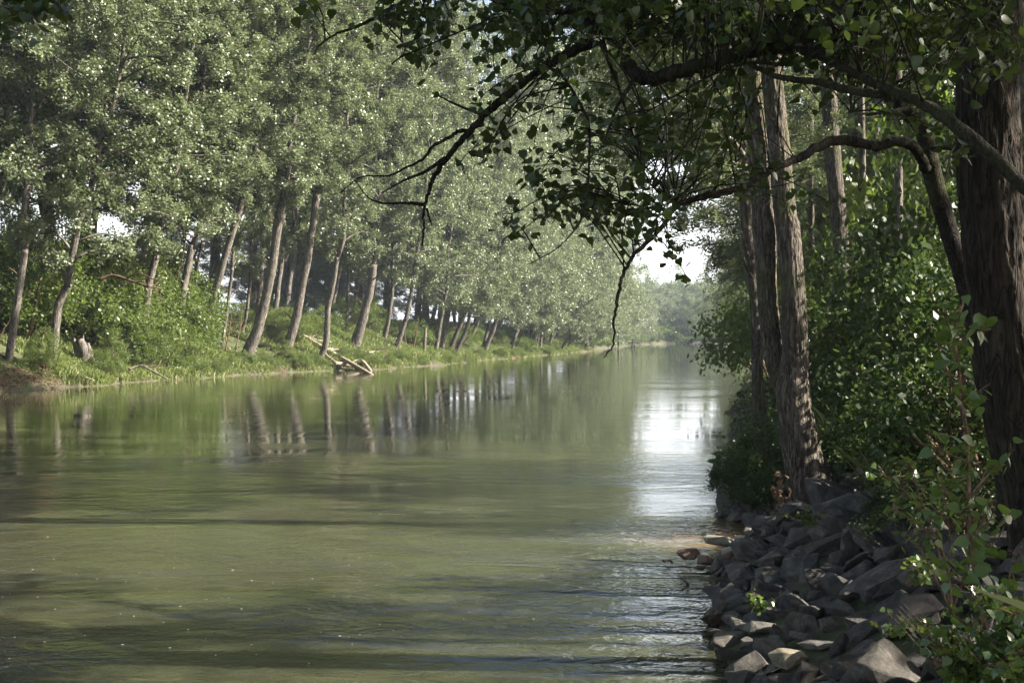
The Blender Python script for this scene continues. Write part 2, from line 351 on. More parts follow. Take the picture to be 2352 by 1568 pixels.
def mth(op, a, b):
    x = N(n, 'ShaderNodeMath', operation=op)
    for k, v in enumerate((a, b)):
        if isinstance(v, (int, float)): x.inputs[k].default_value = v
        else: n.links.new(v, x.inputs[k])
    return x.outputs[0]
hgt = mth('ADD', mth('MULTIPLY', ripB, .35), mth('MULTIPLY', mth('ADD', mth('MULTIPLY', ripA, .90), mth("MULTIPLY", ripC, .28)), patch))
hgt = mth('MULTIPLY', hgt, near.outputs[0])
bp = N(n, 'ShaderNodeBump'); bp.inputs['Strength'].default_value = 1; bp.inputs['Distance'].default_value = .10
n.links.new(hgt, bp.inputs['Height']); n.links.new(bp.outputs[0], p.inputs['Normal'])
o = link('water', mesh('water', [(-90, -70, 0), (110, -70, 0), (110, 420, 0), (-90, 420, 0)], [[0, 1, 2, 3]], None, m)); tag(o, kind='structure', label='slow green river water with ripples')

gf = np.random.default_rng(66); nf = 420
Yf = 9.5+34*gf.random(nf)**1.3; Xf = -.42*Yf+(.42*Yf+xr(Yf)-.3)*gf.random(nf)
kf = fbm(np.stack([Xf*.5, Yf*1.2, Xf*0], 1), .35, 3, 5) > .0; Xf, Yf = Xf[kf], Yf[kf]; nf = len(Xf)
rf = .004+.006*gf.random(nf)**3; th = np.arange(6)/6*6.283
Vf = np.stack([Xf[:, None]+np.cos(th)*rf[:, None]*1.5, Yf[:, None]+np.sin(th)*rf[:, None], np.full((nf, 6), .006)], -1).reshape(-1, 3)
i6 = np.arange(nf)[:, None]*6
mf, n, p = mat('foam'); p.inputs['Base Color'].default_value = (.75, .76, .72, 1); p.inputs['Roughness'].default_value = .6
o = link('foam', mesh('foam', Vf, np.vstack([np.hstack([i6, i6+1, i6+2, i6+3]), np.hstack([i6, i6+3, i6+4, i6+5])]), None, mf)); tag(o, 'tiny white specks of foam and fluff drifting on the water', None, None, 'stuff')

# ------------------------------------------------------------------ tree kit
def crown_proto(seed, H=16., Rd=3.6, limbs=34, clumps=7, leaves=130, size=.155, asc=.7, mat_=M_POP, low=.0, cl=.5, prof=None):
    """returns (branch mesh, leaf mesh): leader along +z from 0 to H with limbs and leaf clumps"""
    g = np.random.default_rng(seed)
    B = Bag(); P = []; tn = []
    zz = np.linspace(0, H, 14); wob = np.cumsum(g.normal(size=(14, 2))*.14, 0)
    lead = np.column_stack([wob-wob[0], zz])
    B.add(*tube(lead, np.interp(zz, [0, H], [.19, .02]), 7, .1, seed=seed))
    for i in range(limbs):
        t = (i+.5)/limbs; z0 = (low + (1-low)*t**.9)*H*.94
        ph = i*2.4+g.normal()*.5
        pr = (math.sin(math.pi*min(1, (t*.92+.10)))**.6) if prof is None else prof(t)
        L = Rd*pr*(.7+.55*g.random())
        b0 = np.array([np.interp(z0, zz, lead[:, 0]), np.interp(z0, zz, lead[:, 1]), z0])
        d = np.array([math.cos(ph), math.sin(ph), 0])
        rise = asc*(.5+.9*g.random())*(1-.2*t)
        u = np.linspace(0, 1, 6)[:, None]
        pts = b0 + d*L*u + np.array([0, 0, 1])*(rise*L*(u-.55*u*u*(.6+g.random()))) + np.cumsum(g.normal(size=(6, 3))*.07*L/3, 0)*u
        B.add(*tube(pts, np.linspace(.075*(1-.6*t)+.01, .008, 6), 5, seed=seed+i))
        k = max(2, int(clumps*(.5+L/Rd*.6)))
        for j in range(k):
            uu = .25+.8*(j+g.random())/k
            q = np.array([np.interp(min(uu, 1), u[:, 0], pts[:, a]) for a in range(3)])
            q = q + g.normal(size=3)*np.array([.45, .45, .35])*L/3
            if j % 2 == 0: B.add(*tube(np.array([pts[min(5, int(uu*5))], q]), [.012, .005], 4))
            nl = int(leaves*(.5+g.random()))
            # a clump is a few short sprays
            ns = 6
            sd = unit(g.normal(size=(ns, 3)))*cl*1.25
            si = g.integers(0, ns, nl); tt = g.random(nl)**.7
            pp = q + sd[si]*tt[:, None] + g.normal(size=(nl, 3))*cl*.26
            P.append(pp)
    P = np.vstack(P)
    V, Qd, t = leaf_far(P, size, g)
    me = mesh('leaves', V, Qd, None, mat_, t)
    return B.mesh('branches', M_BARK, True), me
POP = [crown_proto(11, 24, 4.6, 58, 7, 190, cl=.44), crown_proto(12, 22, 4.9, 52, 7, 190, asc=.9, cl=.44), crown_proto(13, 25, 4.3, 60, 7, 180, asc=.5, cl=.42),
       crown_proto(14, 22, 5.0, 52, 7, 190, asc=.6, cl=.46)]
def willow_prof(t): return 1.15*(1-t)**.35*(.55+.45*min(1, t*5))
LOWP = [crown_proto(21, 21, 5.2, 62, 9, 150, asc=.35, prof=willow_prof), crown_proto(22, 19, 5.0, 56, 9, 150, asc=.25, prof=willow_prof)]
FARP = [crown_proto(31, 14, 4.6, 26, 8, 60, size=.24, cl=.75), crown_proto(32, 12, 5.0, 26, 8, 60, size=.26, cl=.8, asc=.4, prof=willow_prof)]
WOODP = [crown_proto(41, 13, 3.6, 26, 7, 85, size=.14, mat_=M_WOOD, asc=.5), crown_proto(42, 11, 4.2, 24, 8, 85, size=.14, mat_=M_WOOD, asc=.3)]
def shrub_proto(seed, H=3., Rd=2., nc=60, leaves=170, size=.10, mat_=M_SHRUB, cl=.36):
    g = np.random.default_rng(seed); B = Bag(); P = []
    for i in range(nc):
        ph = g.random()*2*math.pi; r = Rd*g.random()**.5; hh = H*math.sqrt(max(.05, 1-(r/Rd)**2*.85))*(.45+.6*g.random())
        q = np.array([math.cos(ph)*r, math.sin(ph)*r, hh*(.25+.75*g.random()**.5)])
        if i % 2 == 0:
            b0 = np.array([math.cos(ph)*r*.2, math.sin(ph)*r*.2, -.3]); mid = (b0+q)/2+g.normal(size=3)*.15+np.array([0, 0, .25*H*.4])
            B.add(*tube(smooth_path([b0, mid, q], 6), np.linspace(.03, .006, 6), 5))
        nl = int(leaves*(.5+g.random()))
        sd = unit(g.normal(size=(5, 3)))*cl*1.2; si = g.integers(0, 5, nl)
        P.append(q + sd[si]*g.random(nl)[:, None]**.7 + g.normal(size=(nl, 3))*cl*.3)
    V, Qd, t = leaf_far(np.vstack(P), size, g, flat=.45)
    return B.mesh('stems', M_TWIG, True), mesh('leaves', V, Qd, None, mat_, t)
SHR = [shrub_proto(51), shrub_proto(52, 3.6, 1.7, 64), shrub_proto(53, 2.2, 2.3, 60)]
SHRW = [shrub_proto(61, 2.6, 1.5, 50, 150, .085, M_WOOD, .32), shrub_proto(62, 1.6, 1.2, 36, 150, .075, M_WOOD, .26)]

def crown_at(root, proto, top, dirn, sc, g, tilt=1.):
    """the branches and leaves of a crown growing from `top` (root space) along dirn"""
    q = Vector(dirn).to_track_quat('Z', 'Y').to_matrix().to_4x4() @ Matrix.Rotation(g.random()*6.28, 4, 'Z')
    e = q.to_euler()
    s = (sc[0], sc[0], sc[1])
    link('branches', proto[0], root, top, e, s); link('crown', proto[1], root, top, e, s)
def tree(name, label, cat, group, base, pts, w0, proto, sc, bark=M_BARK, seed=0, lean=None, seg=10, flare=1.5, nlen=26):
    """pts: world points of the trunk above the base (base included first); w0: (radius at base, radius at top)"""
    g = np.random.default_rng(1000+seed)
    root = empty(name, base, label, cat, group)
    P = np.asarray(pts, float) - np.asarray(base, float)
    P = np.vstack([P[0]-np.array([0, 0, .5]), P])
    sp = smooth_path(P, nlen)
    sp[2:-1] += g.normal(size=(nlen-3, 3))*w0[0]*.05
    u = np.linspace(0, 1, nlen)
    rad = w0[0]*(1-u)+w0[1]*u; rad = rad*(1+(flare-1)*np.exp(-u*9))
    V, Qd, T = tube(sp, rad, seg, .12, seed=seed)
    link('trunk', mesh('trunk', V, Qd, T, bark, smooth=True), root)
    if 'leaning along' in (group or ''):
        for q in range(int(g.integers(2, 5))):
            k0 = int(g.integers(8, nlen-5)); a_ = g.random()*6.28; L_ = .5+1.3*g.random()
            d_ = np.array([math.cos(a_), math.sin(a_)*.6, .3+.5*g.random()]); pz = sp[k0]
            pp = np.array([pz, pz+d_*L_*.5+g.normal(size=3)*.08, pz+d_*L_+g.normal(size=3)*.15])
            link('dead_branch', mesh('dead_branch', *tube(smooth_path(pp, 8), np.linspace(w0[0]*.20, .012, 8), 5, .1), M_TWIG, smooth=True), root)
    if proto is not None:
        d = unit(sp[-1]-sp[-4]) if lean is None else np.asarray(lean, float)
        d = unit(d*.6+np.array([0, 0, .6]))
        crown_at(root, proto, tuple(sp[-2]), d, sc, g)
    return root

# ------------------------------------------------------------------ left bank: the trunks one can tell apart
G_FRONT = 'poplars leaning along the left bank'
def front(px_list, w, label, hgt, sc, kind=0, back=0., extra=3.0, seed=0, bark=M_BARK, group=G_FRONT, low=None):
    """px_list: picture points from the base up; w: width in pixels at the base; hgt: height where the crown starts"""
    b = hit(*px_list[0]); D = b[1]+back
    if back: b = np.array([(px_list[0][0]-CX)/F*D, D, 0]); b[2] = gh(b[0], b[1])
    pts = [b]
    for k, q in enumerate(px_list[1:]):
        pts.append(at(q[0], q[1], D-.25*(k+1)))
    pts = np.array(pts); d = unit(pts[-1]-pts[-2])
    hgt = hgt*.62
    while pts[-1][2] < hgt:
        d = unit(d*.8+np.array([0, 0, .3])); pts = np.vstack([pts, pts[-1]+d*extra*.7])
    r = w/2/F*D
    pr = (POP+LOWP)[kind]
    return tree('poplar_tree', label, 'tree', group, b, pts, (r*.92, r*.62), pr, sc, seed=seed, bark=bark)
front([(20, 827), (45, 662), (58, 573)], 24, 'grey trunked poplar at the far left edge, behind a thin bare stick', 7.5, (1.0, 1.05), 0, seed=1)
front([(200, 740), (204, 680), (212, 600), (219, 488)], 20, 'upright poplar rising out of the shrubs behind the broad stump', 11, (1.05, .95), 1, seed=2)
front([(437, 815), (476, 727), (493, 676), (514, 601), (548, 488), (575, 402)], 22, 'dark poplar bending in a long curve right from the shaded dip', 13, (1.0, .9), 2, seed=3)
front([(442, 785), (455, 607), (490, 436)], 9, 'slim dark straight poplar just behind the long curved one', 13, (.6, .7), 0, back=3, seed=4)
front([(427, 780), (438, 620), (462, 480)], 9, 'thin shaded poplar at the right edge of the shrubs, leaning a little', 11, (.6, .7), 2, back=3, seed=5)
front([(508, 806), (524, 693), (534, 614)], 12, 'slender pale sunlit poplar on the grassy bank between two thicker leaning trunks', 9, (.6, .8), 1, seed=6)
front([(556, 792), (566, 720), (575, 642)], 11, 'slender poplar directly behind the thick leaning trunk on the grassy slope', 10, (.6, .8), 2, back=2, seed=7)
front([(564, 828), (589, 761), (609, 693), (627, 607), (640, 505), (647, 464)], 30, 'thickest leaning poplar on the grassy left bank, pale bark at its flared foot', 12, (1.1, .95), 0, seed=8)
front([(655, 815), (678, 738), (698, 642), (716, 539), (729, 436)], 26, 'leaning poplar with a pale foot, next to the right of the thickest one', 13, (1.0, .9), 1, seed=9)
front([(736, 823), (750, 779), (753, 710), (767, 642), (775, 590)], 18, 'pale poplar with a bowed foot standing beside the fallen bleached log', 8.5, (.85, .95), 3, seed=10)
front([(793, 778), (796, 740), (799, 676)], 9, 'thin upright poplar in the shade behind the fallen log', 10, (.7, .8), 2, back=2, seed=11)
front([(815, 797), (835, 727), (852, 655), (858, 607)], 26, 'thick dark grey poplar leaning right behind the water end of the fallen log', 9.5, (1.05, 1.0), 3, seed=12)
front([(880, 797), (890, 745), (897, 700)], 14, 'dark poplar in the shade right of the thick grey one', 8, (.9, 1), 0, back=3, seed=13)
front([(911, 800), (925, 755), (935, 720)], 15, 'dark poplar leaning over the low shaded bank, left of the short sunlit snags', 8, (.9, 1), 2, seed=14)
front([(1001, 806), (1013, 734), (1018, 700)], 12, 'narrow leaning poplar, left one of the sunlit pair in the middle of the left bank', 6, (.9, 1), 4, seed=15)
front([(1014, 806), (1027, 737), (1034, 700)], 15, 'wider leaning poplar, right one of the sunlit pair in the middle of the left bank', 6.5, (.9, 1), 5, seed=16)
front([(1034, 804), (1058, 744), (1070, 715)], 13, 'dark leaning poplar just right of the sunlit pair', 6, (.9, 1), 4, seed=17)
front([(1044, 815), (1058, 785), (1072, 755), (1078, 730)], 14, 'poplar with a strongly hooked foot overhanging the water', 5.5, (.9, 1), 5, seed=18)
front([(1111, 808), (1120, 785), (1133, 758), (1140, 730)], 14, 'dark leaning poplar beyond the hook footed one', 5, (.95, 1), 4, seed=19)
front([(1176, 806), (1180, 785), (1188, 750)], 8, 'small dark poplar with drooping leaves halfway to the far bend', 4.5, (.95, 1), 5, seed=20)
for i, (px, py) in enumerate([(1212, 800), (1221, 799), (1230, 799)]):
    front([(px, py), (px+5, py-15), (px+9, py-40)], 6, ['first', 'middle', 'last'][i]+' of three close thin pale trunks low on the far part of the left bank', 4.5, (1.0, 1), 4+i % 2, seed=21+i)
front([(1241, 801), (1243, 780), (1245, 755)], 7, 'single pale upright trunk right of the three thin ones far down the left bank', 4, (1.0, 1), 4, seed=24)
for i, (px, D, h, lab) in enumerate([(120, 64, 7, 'leafy poplar between the far left trunk and the upright one, its foot hidden in shrubs'), (325, 72, 9, 'leafy poplar whose foot is hidden by the shrubs under the arching dead branch'),
                                     (408, 76, 10, 'leafy poplar filling the gap left of the long curved trunk')]):
    b = np.array([(px-CX)/F*D, D, 0]); b[0] = min(b[0], xl(D)-1.2); b[2] = gh(b[0], D)
    tree('poplar_tree', lab, 'tree', G_FRONT, b, [b, b+[.3, 0, h*.4], b+[.9, -.2, h-3]], (.25, .2), POP[(i+1) % 4], (1.05, .95), seed=60+i)
# the trees further inland and further off
gl = np.random.default_rng(5)
k = 0
for Y in np.arange(40, 215, 4.2):                                   # second row
    Yj = Y+gl.normal()*1; d = 6.5+gl.random()*3.5
    X = xl(Yj)-d; 
    if Y > 120: X += 4.5
    Z = gh(X, Yj); b = np.array([X, Yj, Z]); ln = gl.normal()*.6+.8
    top = 5.5 if Y < 90 else max(2.0, 5.5-(Y-90)*.08)
    k += 1
    tree('poplar_tree', ('second row poplar ' if Y < 120 else 'low hanging poplar ')+beside(CX+X/Yj*F, LML), 'tree', 'second row poplars on the left bank', b,
         [b, b+[ln*.4, -.1, top*.5], b+[ln, -.2, top+1]], (.24, .17), (POP if Y < 110 else LOWP+POP[:1])[k % (4 if Y < 110 else 3)], (1.05+.2*gl.random(), (1.02 if Y < 112 else 1.4)+.25*gl.random()), seed=100+k)
for Y in np.arange(60, 205, 8):                                      # third row: big old trees, some sky between
    Yj = Y+gl.normal()*1.5; X = xl(Yj)-15-gl.random()*5; Z = gh(X, Yj); b = np.array([X, Yj, Z]); k += 1
    tree('poplar_tree', 'old poplar deep inland '+beside(CX+X/Yj*F, LML), 'tree', 'old poplars deep in the left wood', b,
         [b, b+[.2, 0, 4], b+[.3+gl.normal()*.4, 0, 8.5]], (.5, .36), POP[k % 4], (1.45, 1.1), seed=200+k)
for Y in np.arange(165, 203, 7.5):                                   # low front row to the bend
    X = xl(Y)-.8; b = np.array([X, Y, gh(X, Y)]); k += 1
    tree('poplar_tree', 'low spreading poplar dipping to the water before the bend', 'tree', 'low trees before the far bend', b,
         [b, b+[.4, -.1, .8], b+[1.1, -.2, 1.8]], (.16, .12), LOWP[k % 2], (.8, .85), seed=300+k)
for i, Y in enumerate([62, 74, 130, 137, 144, 151, 158, 165, 172, 180, 188]):
    X = xl(Y)-26-gl.random()*5; b = np.array([X, Y, gh(X, Y)])
    tree('poplar_tree', 'bushy tree farthest back '+beside(CX+X/Y*F, LML), 'tree', 'bushy trees at the back of the left wood', b, [b, b+[0, 0, .8], b+[.2, 0, 1.6]], (.2, .15), LOWP[i % 2], (1., .42+.25*gl.random()), seed=800+i)
G_FAR = 'hazy trees at the far bend'
for i, (X, Y, s, h) in enumerate([(19, 232, .95, 1.0), (15.5, 240, 1.1, 1.25), (23, 248, .8, .85), (21, 262, 1.0, 1.1), (27, 285, .9, .9), (24, 300, 1.1, 1.1), (31, 318, .9, .9), (14, 225, 1.2, 1.3),
                                  (34, 338, .8, .7), (36, 352, .8, .62), (40, 356, .9, .66), (44, 354, .85, .6), (48, 357, .9, .7), (52, 352, 1., .8), (38, 372, 1.1, .95), (46, 375, 1.1, .9), (55, 370, 1.1, 1.), (30, 360, 1.1, 1.), (33, 346, .7, .5), (38, 349, .7, .45), (42, 349.5, .7, .5), (46, 349, .7, .42), (50, 349, .7, .5), (41, 363, 1.1, .9), (51, 362, 1.1, .95), (35, 364, 1.1, .9), (58, 356, 1.1, .8), (64, 365, 1.2, 1.), (26, 345, 1.1, .9), (20, 330, 1.1, 1.), (70, 375, 1.3, 1.1), (18, 345, 1.1, 1.)] + [(28+i*5.5, 392+(i % 2)*6, 1.2, 1.05) for i in range(12)]):
    b = np.array([X, Y, gh(X, Y)])
    tree('far_tree', 'bluish hazy tree on the far left of the bend' if i < 9 else ('pale hazy tree closing the end of the river' if Y < 356 else 'faint hazy tree farthest back, '+('left half' if X < 45 else 'right half')+' of the gap'), 'tree', G_FAR, b, [b, b+[.1, 0, .6], b+[.3, 0, 1.5]], (.2, .15), FARP[i % 2 if Y < 300 else 1], (s, h), seed=400+i)
# right bank row
gr = np.random.default_rng(9)
k = 0
for Y in list(np.arange(44, 130, 7)) + list(np.arange(130, 340, 16)):
    X = xr(Y)+4.4+gr.random()*1.5; b = np.array([X, Y, gh(X, Y)]); k += 1
    far = Y > 120
    tree('bank_tree', 'shaded tree in the right bank row' if not far else 'dark hazy tree far along the right bank', 'tree', 'trees along the right bank beyond the twin trunk', b,
         [b, b+[-.1, 0, 2.], b+[-.3, 0, 4.0 if not far else 2.2]], (.2, .15), (FARP[k % 2] if far else POP[k % 4]), (.8 if not far else .8, .5 if not far else .8), seed=500+k)

# ------------------------------------------------------------------ left bank: shrubs, plants, dead wood
def shrub(px, py, D, s, label, group, protos, k, sz=1., name='shrub'):
    X = (px-CX)/F*D; b = (X, D, gh(X, D))
    r = empty(name, b, label+' '+beside(px, LML if px < 1400 else LMR) if 'foot' not in label and 'far' not in label and 'very end' not in label and 'twin trunk' not in label else label, 'shrub', group); a = k*1.7
    link('stems', protos[k % len(protos)][0], r, (0, 0, 0), (0, 0, a), (s, s, s*sz)); link('leaves', protos[k % len(protos)][1], r, (0, 0, 0), (0, 0, a), (s, s, s*sz))
    return r
gs = np.random.default_rng(15)
G_SH = 'shrubs on the left bank under the poplars'
def edge(px):
    Y = np.linspace(50, 200, 1500); return float(Y[np.argmax((px-CX)/F*Y < xl(Y))])
for i in range(34):
    px = -30+(i % 17)*27+gs.normal()*7; D = edge(px)+(2.2+1.6*gs.random() if i >= 17 else (6 if px > 240 else 9)+3*gs.random())
    if i >= 17 and (px < 75 or 130 < px < 225): continue
    shrub(px, 0, D, (.42+.3*gs.random()) if i >= 17 else 1.35+.5*gs.random(), ['broad green shrub at the back', 'small green shrub at the front'][i >= 17], G_SH, SHR, i, 1.1)
for i in range(10):
    px = -10+i*46+gs.normal()*8; D = 86+gs.random()*8
    shrub(px, 0, D, 1.7, 'tall yellowish bush high up', G_SH, SHR, i, 1.25)
for i, (px, D) in enumerate([(615, 92), (665, 91), (700, 95), (540, 96), (590, 99), (745, 102), (800, 106), (850, 110), (900, 112), (945, 112), (985, 122), (1040, 128), (1090, 138), (1130, 142), (1180, 152), (1230, 165), (760, 112), (680, 106), (630, 104), (880, 122), (960, 130)]):
    shrub(px+gs.normal()*5, 0, D, .75+.3*gs.random(), 'low bush on the grassy bank', G_SH, SHR, i+3, .7 if D < 100 else .9)
def scatter_leaves(name, label, n, f, size, matl, seed, hmax, blades=False):
    g = np.random.default_rng(seed); P = f(g, n); n = len(P); P = np.column_stack([P, ground_h(P[:, 0], P[:, 1])])
    if blades:
        a = g.random(n)*6.28; h = size*(.5+g.random(n)); w_ = .006+h*.018
        d = np.stack([np.cos(a), np.sin(a), np.zeros(n)], 1); ln = g.normal(size=(n, 3))*.28; ln[:, 2] = 1
        s = np.stack([-np.sin(a), np.cos(a), np.zeros(n)], 1)
        P[:, 2] -= .03
        V = np.stack([P-s*w_[:, None], P+s*w_[:, None], P+ln*h[:, None]*.6+s*w_[:, None]*.7, P+ln*h[:, None]*.95+d*h[:, None]*.25], 1).reshape(-1, 3)
        i = np.arange(n)[:, None]*4; Qd = np.hstack([i, i+1, i+2, i+3]); t = np.repeat(g.random(n), 4)
    else:
        P[:, 2] += g.random(n)**1.5*hmax*(.4+.6*np.clip(fbm(P, .9, 2)+.5, 0, 1.4))
        V, Qd, t = leaf_far(P, size, g, flat=.6)
    o = link(name, mesh(name, V, Qd, None, matl, t)); tag(o, label, None, None, 'stuff'); return o
def left_band(d0, d1, ya, yb, thr=None, off=0):
    def f(g, n):
        Y = ya+(yb-ya)*g.random(n)**1.2; d = d0+(d1-d0)*g.random(n); X = xl(Y)-d
        if thr is not None:
            k = fbm(np.stack([X, Y, X*0], 1), .25, 3, off) > thr; X, Y = X[k], Y[k]
        return np.stack([X, Y], 1)
    return f
scatter_leaves('grass', 'long sunlit grass on the slope of the left bank', 230000, left_band(-.12, 8, 50, 200, -.3), .30, M_GRASS, 3, 0, True)
scatter_leaves('ground_cover', 'low leafy weeds covering the left bank', 200000, left_band(.0, 12, 50, 200, -.25, 40), .11, M_SHRUB, 4, .55)
def wl_(py): return EYE*F/(py-CY)
scatter_leaves('reeds', 'pale reeds and weeds at the end of the river', 70000, lambda g, n: np.stack([28+34*g.random(n), 338+30*g.random(n)], 1), .55, M_SHRUB, 15, 1.8)
scatter_leaves('leaf_litter', 'brown litter and dead leaves washed up along the left waterline', 60000, left_band(-.05, 2.2, 50, 200, -.1, 90), .10, M_DRY, 14, .08)
def curve_of(pxs, D0, D1):
    n_ = len(pxs); return [at(p[0], p[1], D0+(D1-D0)*i/(n_-1)) for i, p in enumerate(pxs)]
def stick(name, label, cat, runs, matl, group=None, part='limb', seg=8, rough=.12):
    """runs: list of (points, r0, r1); the first is the thing's own mesh, the others are its limbs"""
    base = np.array(runs[0][0][0]); root = empty(name, base, label, cat, group)
    for i, (pts, r0, r1) in enumerate(runs):
        sp = smooth_path(np.array(pts)-base, max(6, len(pts)*5)); rad = np.linspace(r0, r1, len(sp))
        link('stem' if i == 0 else part, mesh('wood', *tube(sp, rad, seg, rough, seed=i), matl, smooth=True), root)
    return root
def hl(px, py, up=.12, fw=.9):
    q = hit(px, py); f = (q[1]-fw)/q[1]; q = np.array([q[0]*f, q[1]-fw, EYE+(CY-py)/F*(q[1]-fw)]); return q
stick('fallen_log', 'bleached fallen tree trunk sloping down the left bank into the water', 'log',
      [([hl(685, 765), hl(740, 797), hl(790, 825), np.array([*at(856, 855, wl_(860))[:2], -.1])], .15, .14),
       ([hl(752, 802), hl(795, 808), hl(830, 828), np.array([*at(850, 848, wl_(852))[:2], .05])], .12, .14),
       ([hl(768, 834), hl(800, 838), np.array([*at(826, 842, wl_(850))[:2], .2])], .15, .11),
       ([hl(790, 818), hl(806, 812), hl(822, 816)], .04, .012), ([hl(762, 810), hl(770, 796), hl(786, 790)], .035, .01), ([hl(806, 834), hl(822, 826), hl(842, 828)], .04, .012), ([hl(715, 782), hl(722, 770), hl(736, 766)], .03, .01),
       ([hl(742, 797), hl(752, 817), hl(785, 840)], .07, .05), ([hl(690, 767), hl(728, 780), hl(760, 785)], .07, .04)], M_DEAD)
gd = np.random.default_rng(99)
for i in range(34):
    Y = 57+75*gd.random()**1.3; d = (.1+1.2*gd.random()) if i % 2 else 1.5+4*gd.random(); X = xl(Y)-d; b = np.array([X, Y, gh(X, Y)+.12]); a = gd.random()*3.14; L = .8+1.8*gd.random(); v = np.array([math.cos(a), math.sin(a)*.6, .12+.35*gd.random()*(i % 3 == 0)])
    stick('dead_branch', ('dead branch at the water ' if i % 2 else 'dead branch in the weeds ')+beside(CX+X/Y*F, LML), 'dead branch',
          [([b-v*L*.5, b+gd.normal(size=3)*.1, b+v*L*.5+[0, 0, .1]], .05, .02), ([b, b+v*L*.2+[.1, 0, .25], b+v*L*.3+[.2, 0, .5+.3*gd.random()]], .025, .006)], M_DEAD if i % 3 else M_TWIG, 'dead branches littering the left bank', seg=5)
b = hit(192, 832)
stick('tree_stump', 'broad broken stump with a splintered slanting top among the weeds near the left edge', 'stump', [([b+[.25, 0, -.4], b+[.15, 0, .15], b+[.0, 0, .6], b+[-.25, 0, 1.15]], .50, .24), ([b+[.3, -.1, -.4], b+[.34, -.05, .4], b+[.22, 0, 1.0]], .26, .06),
       ([b+[-.2, 0, .3], b+[-.4, 0, .75], b+[-.52, 0, 1.3]], .22, .05), ([b+[.1, 0, .5], b+[.0, 0, 1.0], b+[-.02, 0, 1.4]], .14, .03), ([b+[.4, -.2, .1], b+[.9, -.4, -.1], b+[1.3, -.6, -.35]], .14, .05)], M_BARK, seg=18, rough=.35)
stick('bare_stick', 'thin bare upright stick in front of the shrubs near the left edge', 'dead branch', [([at(68, 770, 64), at(83, 690, 64), at(98, 610, 64), at(103, 585, 64)], .09, .04), ([at(92, 588, 64), at(103, 590, 64), at(115, 584, 64)], .02, .02)], M_TWIG)
stick('dead_branch', 'pale dead branch arching over the top of the left shrubs', 'dead branch',
      [([at(228, 642, 68), at(260, 633, 68), at(300, 645, 67.5), at(340, 657, 67), at(372, 663, 67)], .10, .03),
       ([at(290, 640, 67.8), at(320, 628, 67), at(352, 640, 66.5)], .05, .015), ([at(300, 644, 67.6), at(345, 640, 67), at(380, 652, 66.5)], .035, .012), ([at(340, 655, 67), at(360, 672, 66.5), at(375, 690, 66.3)], .03, .01)], M_TWIG)
stick('dead_branch', 'forked grey driftwood lying over the mud at the shaded waterline', 'dead branch',
      [([at(296, 848, 66), at(325, 840, 66), at(350, 852, 65), at(385, 870, 64)], .06, .04), ([at(325, 841, 66), at(352, 842, 65.5), at(380, 838, 65)], .04, .01), ([at(300, 846, 66), at(270, 846, 67)], .05, .02)], M_DEAD)
stick('dead_branch', 'grey dead branch rising from the waterline right of the bleached log', 'dead branch',
      [([at(838, 812, 95), at(870, 804, 96), at(895, 785, 96), at(912, 776, 96)], .09, .03), ([at(860, 806, 96), at(885, 800, 95), at(915, 806, 94)], .05, .02)], M_DEAD)
b = hit(973, 812)
stick('snag', 'short pale snag standing on the bank left of the sunlit pair', 'dead trunk', [([b-[0, 0, .3], b+[.1, 0, 1.1], b+[.18, 0, 2.2]], .17, .09)], M_BARK)
for i, (px, py) in enumerate([(520, 812), (533, 812), (545, 800), (940, 806), (948, 808)]):
    b = hit(px, py); b = b+[0, -.6, 0]
    stick('bare_sapling', ['bare forked twig stem leaning in front of the thickest trunk', 'thin bare stem beside the slender pale poplar', 'crooked bare stem left of the thickest trunk', 'thin bare stem on the low bank left of the short snag', 'bare stem crossing another beside the short snag'][i], 'dead branch',
          [([b-[0, 0, .2], b+[.3*(-1)**i, 0, 1.3], b+[.2+.3*(-1)**i, 0, 2.9]], .05, .015), ([b+[.2*(-1)**i, 0, 1.1], b+[.6, 0, 1.9]], .03, .008)], M_TWIG, 'bare stems on the left bank')

for i in range(46):
    px = 405+i*19+gs.normal()*9; D = edge(px)+.3+2.2*gs.random()
    shrub(px, 0, D, .20+.26*gs.random()**2, ['leafy clump', 'weedy tuft'][i % 2]+' at the water', 'leafy clumps along the left waterline', SHR, i, .7+.5*gs.random())
for i in range(44):
    Y = 190+gs.random()*165; sd = -1 if i % 3 else 1
    X = (xl(Y)-.6-gs.random()*2.5) if sd < 0 else (xr(Y)+.6+gs.random()*2)
    if Y > 338: X = 33+gs.random()*24; Y = 346+gs.random()*4
    shrub(CX+X/Y*F, 0, Y, .9+.5*gs.random(), (('low bush at the left water edge far off' if Y < 265 else 'low bush at the left water edge farthest off') if Y < 338 else 'low bush at the river end') if sd < 0 else 'low dark bush at the water far along the right bank', 'low bushes at the far bend', SHR, i, .9)

for i in range(14):
    X = 30+i*2.6; shrub(CX+X/378*F, 0, 378+(i % 3)*4, 2.6, 'tall hazy bush closing the very end of the river', 'low bushes at the far bend', SHR, i, 2.2)
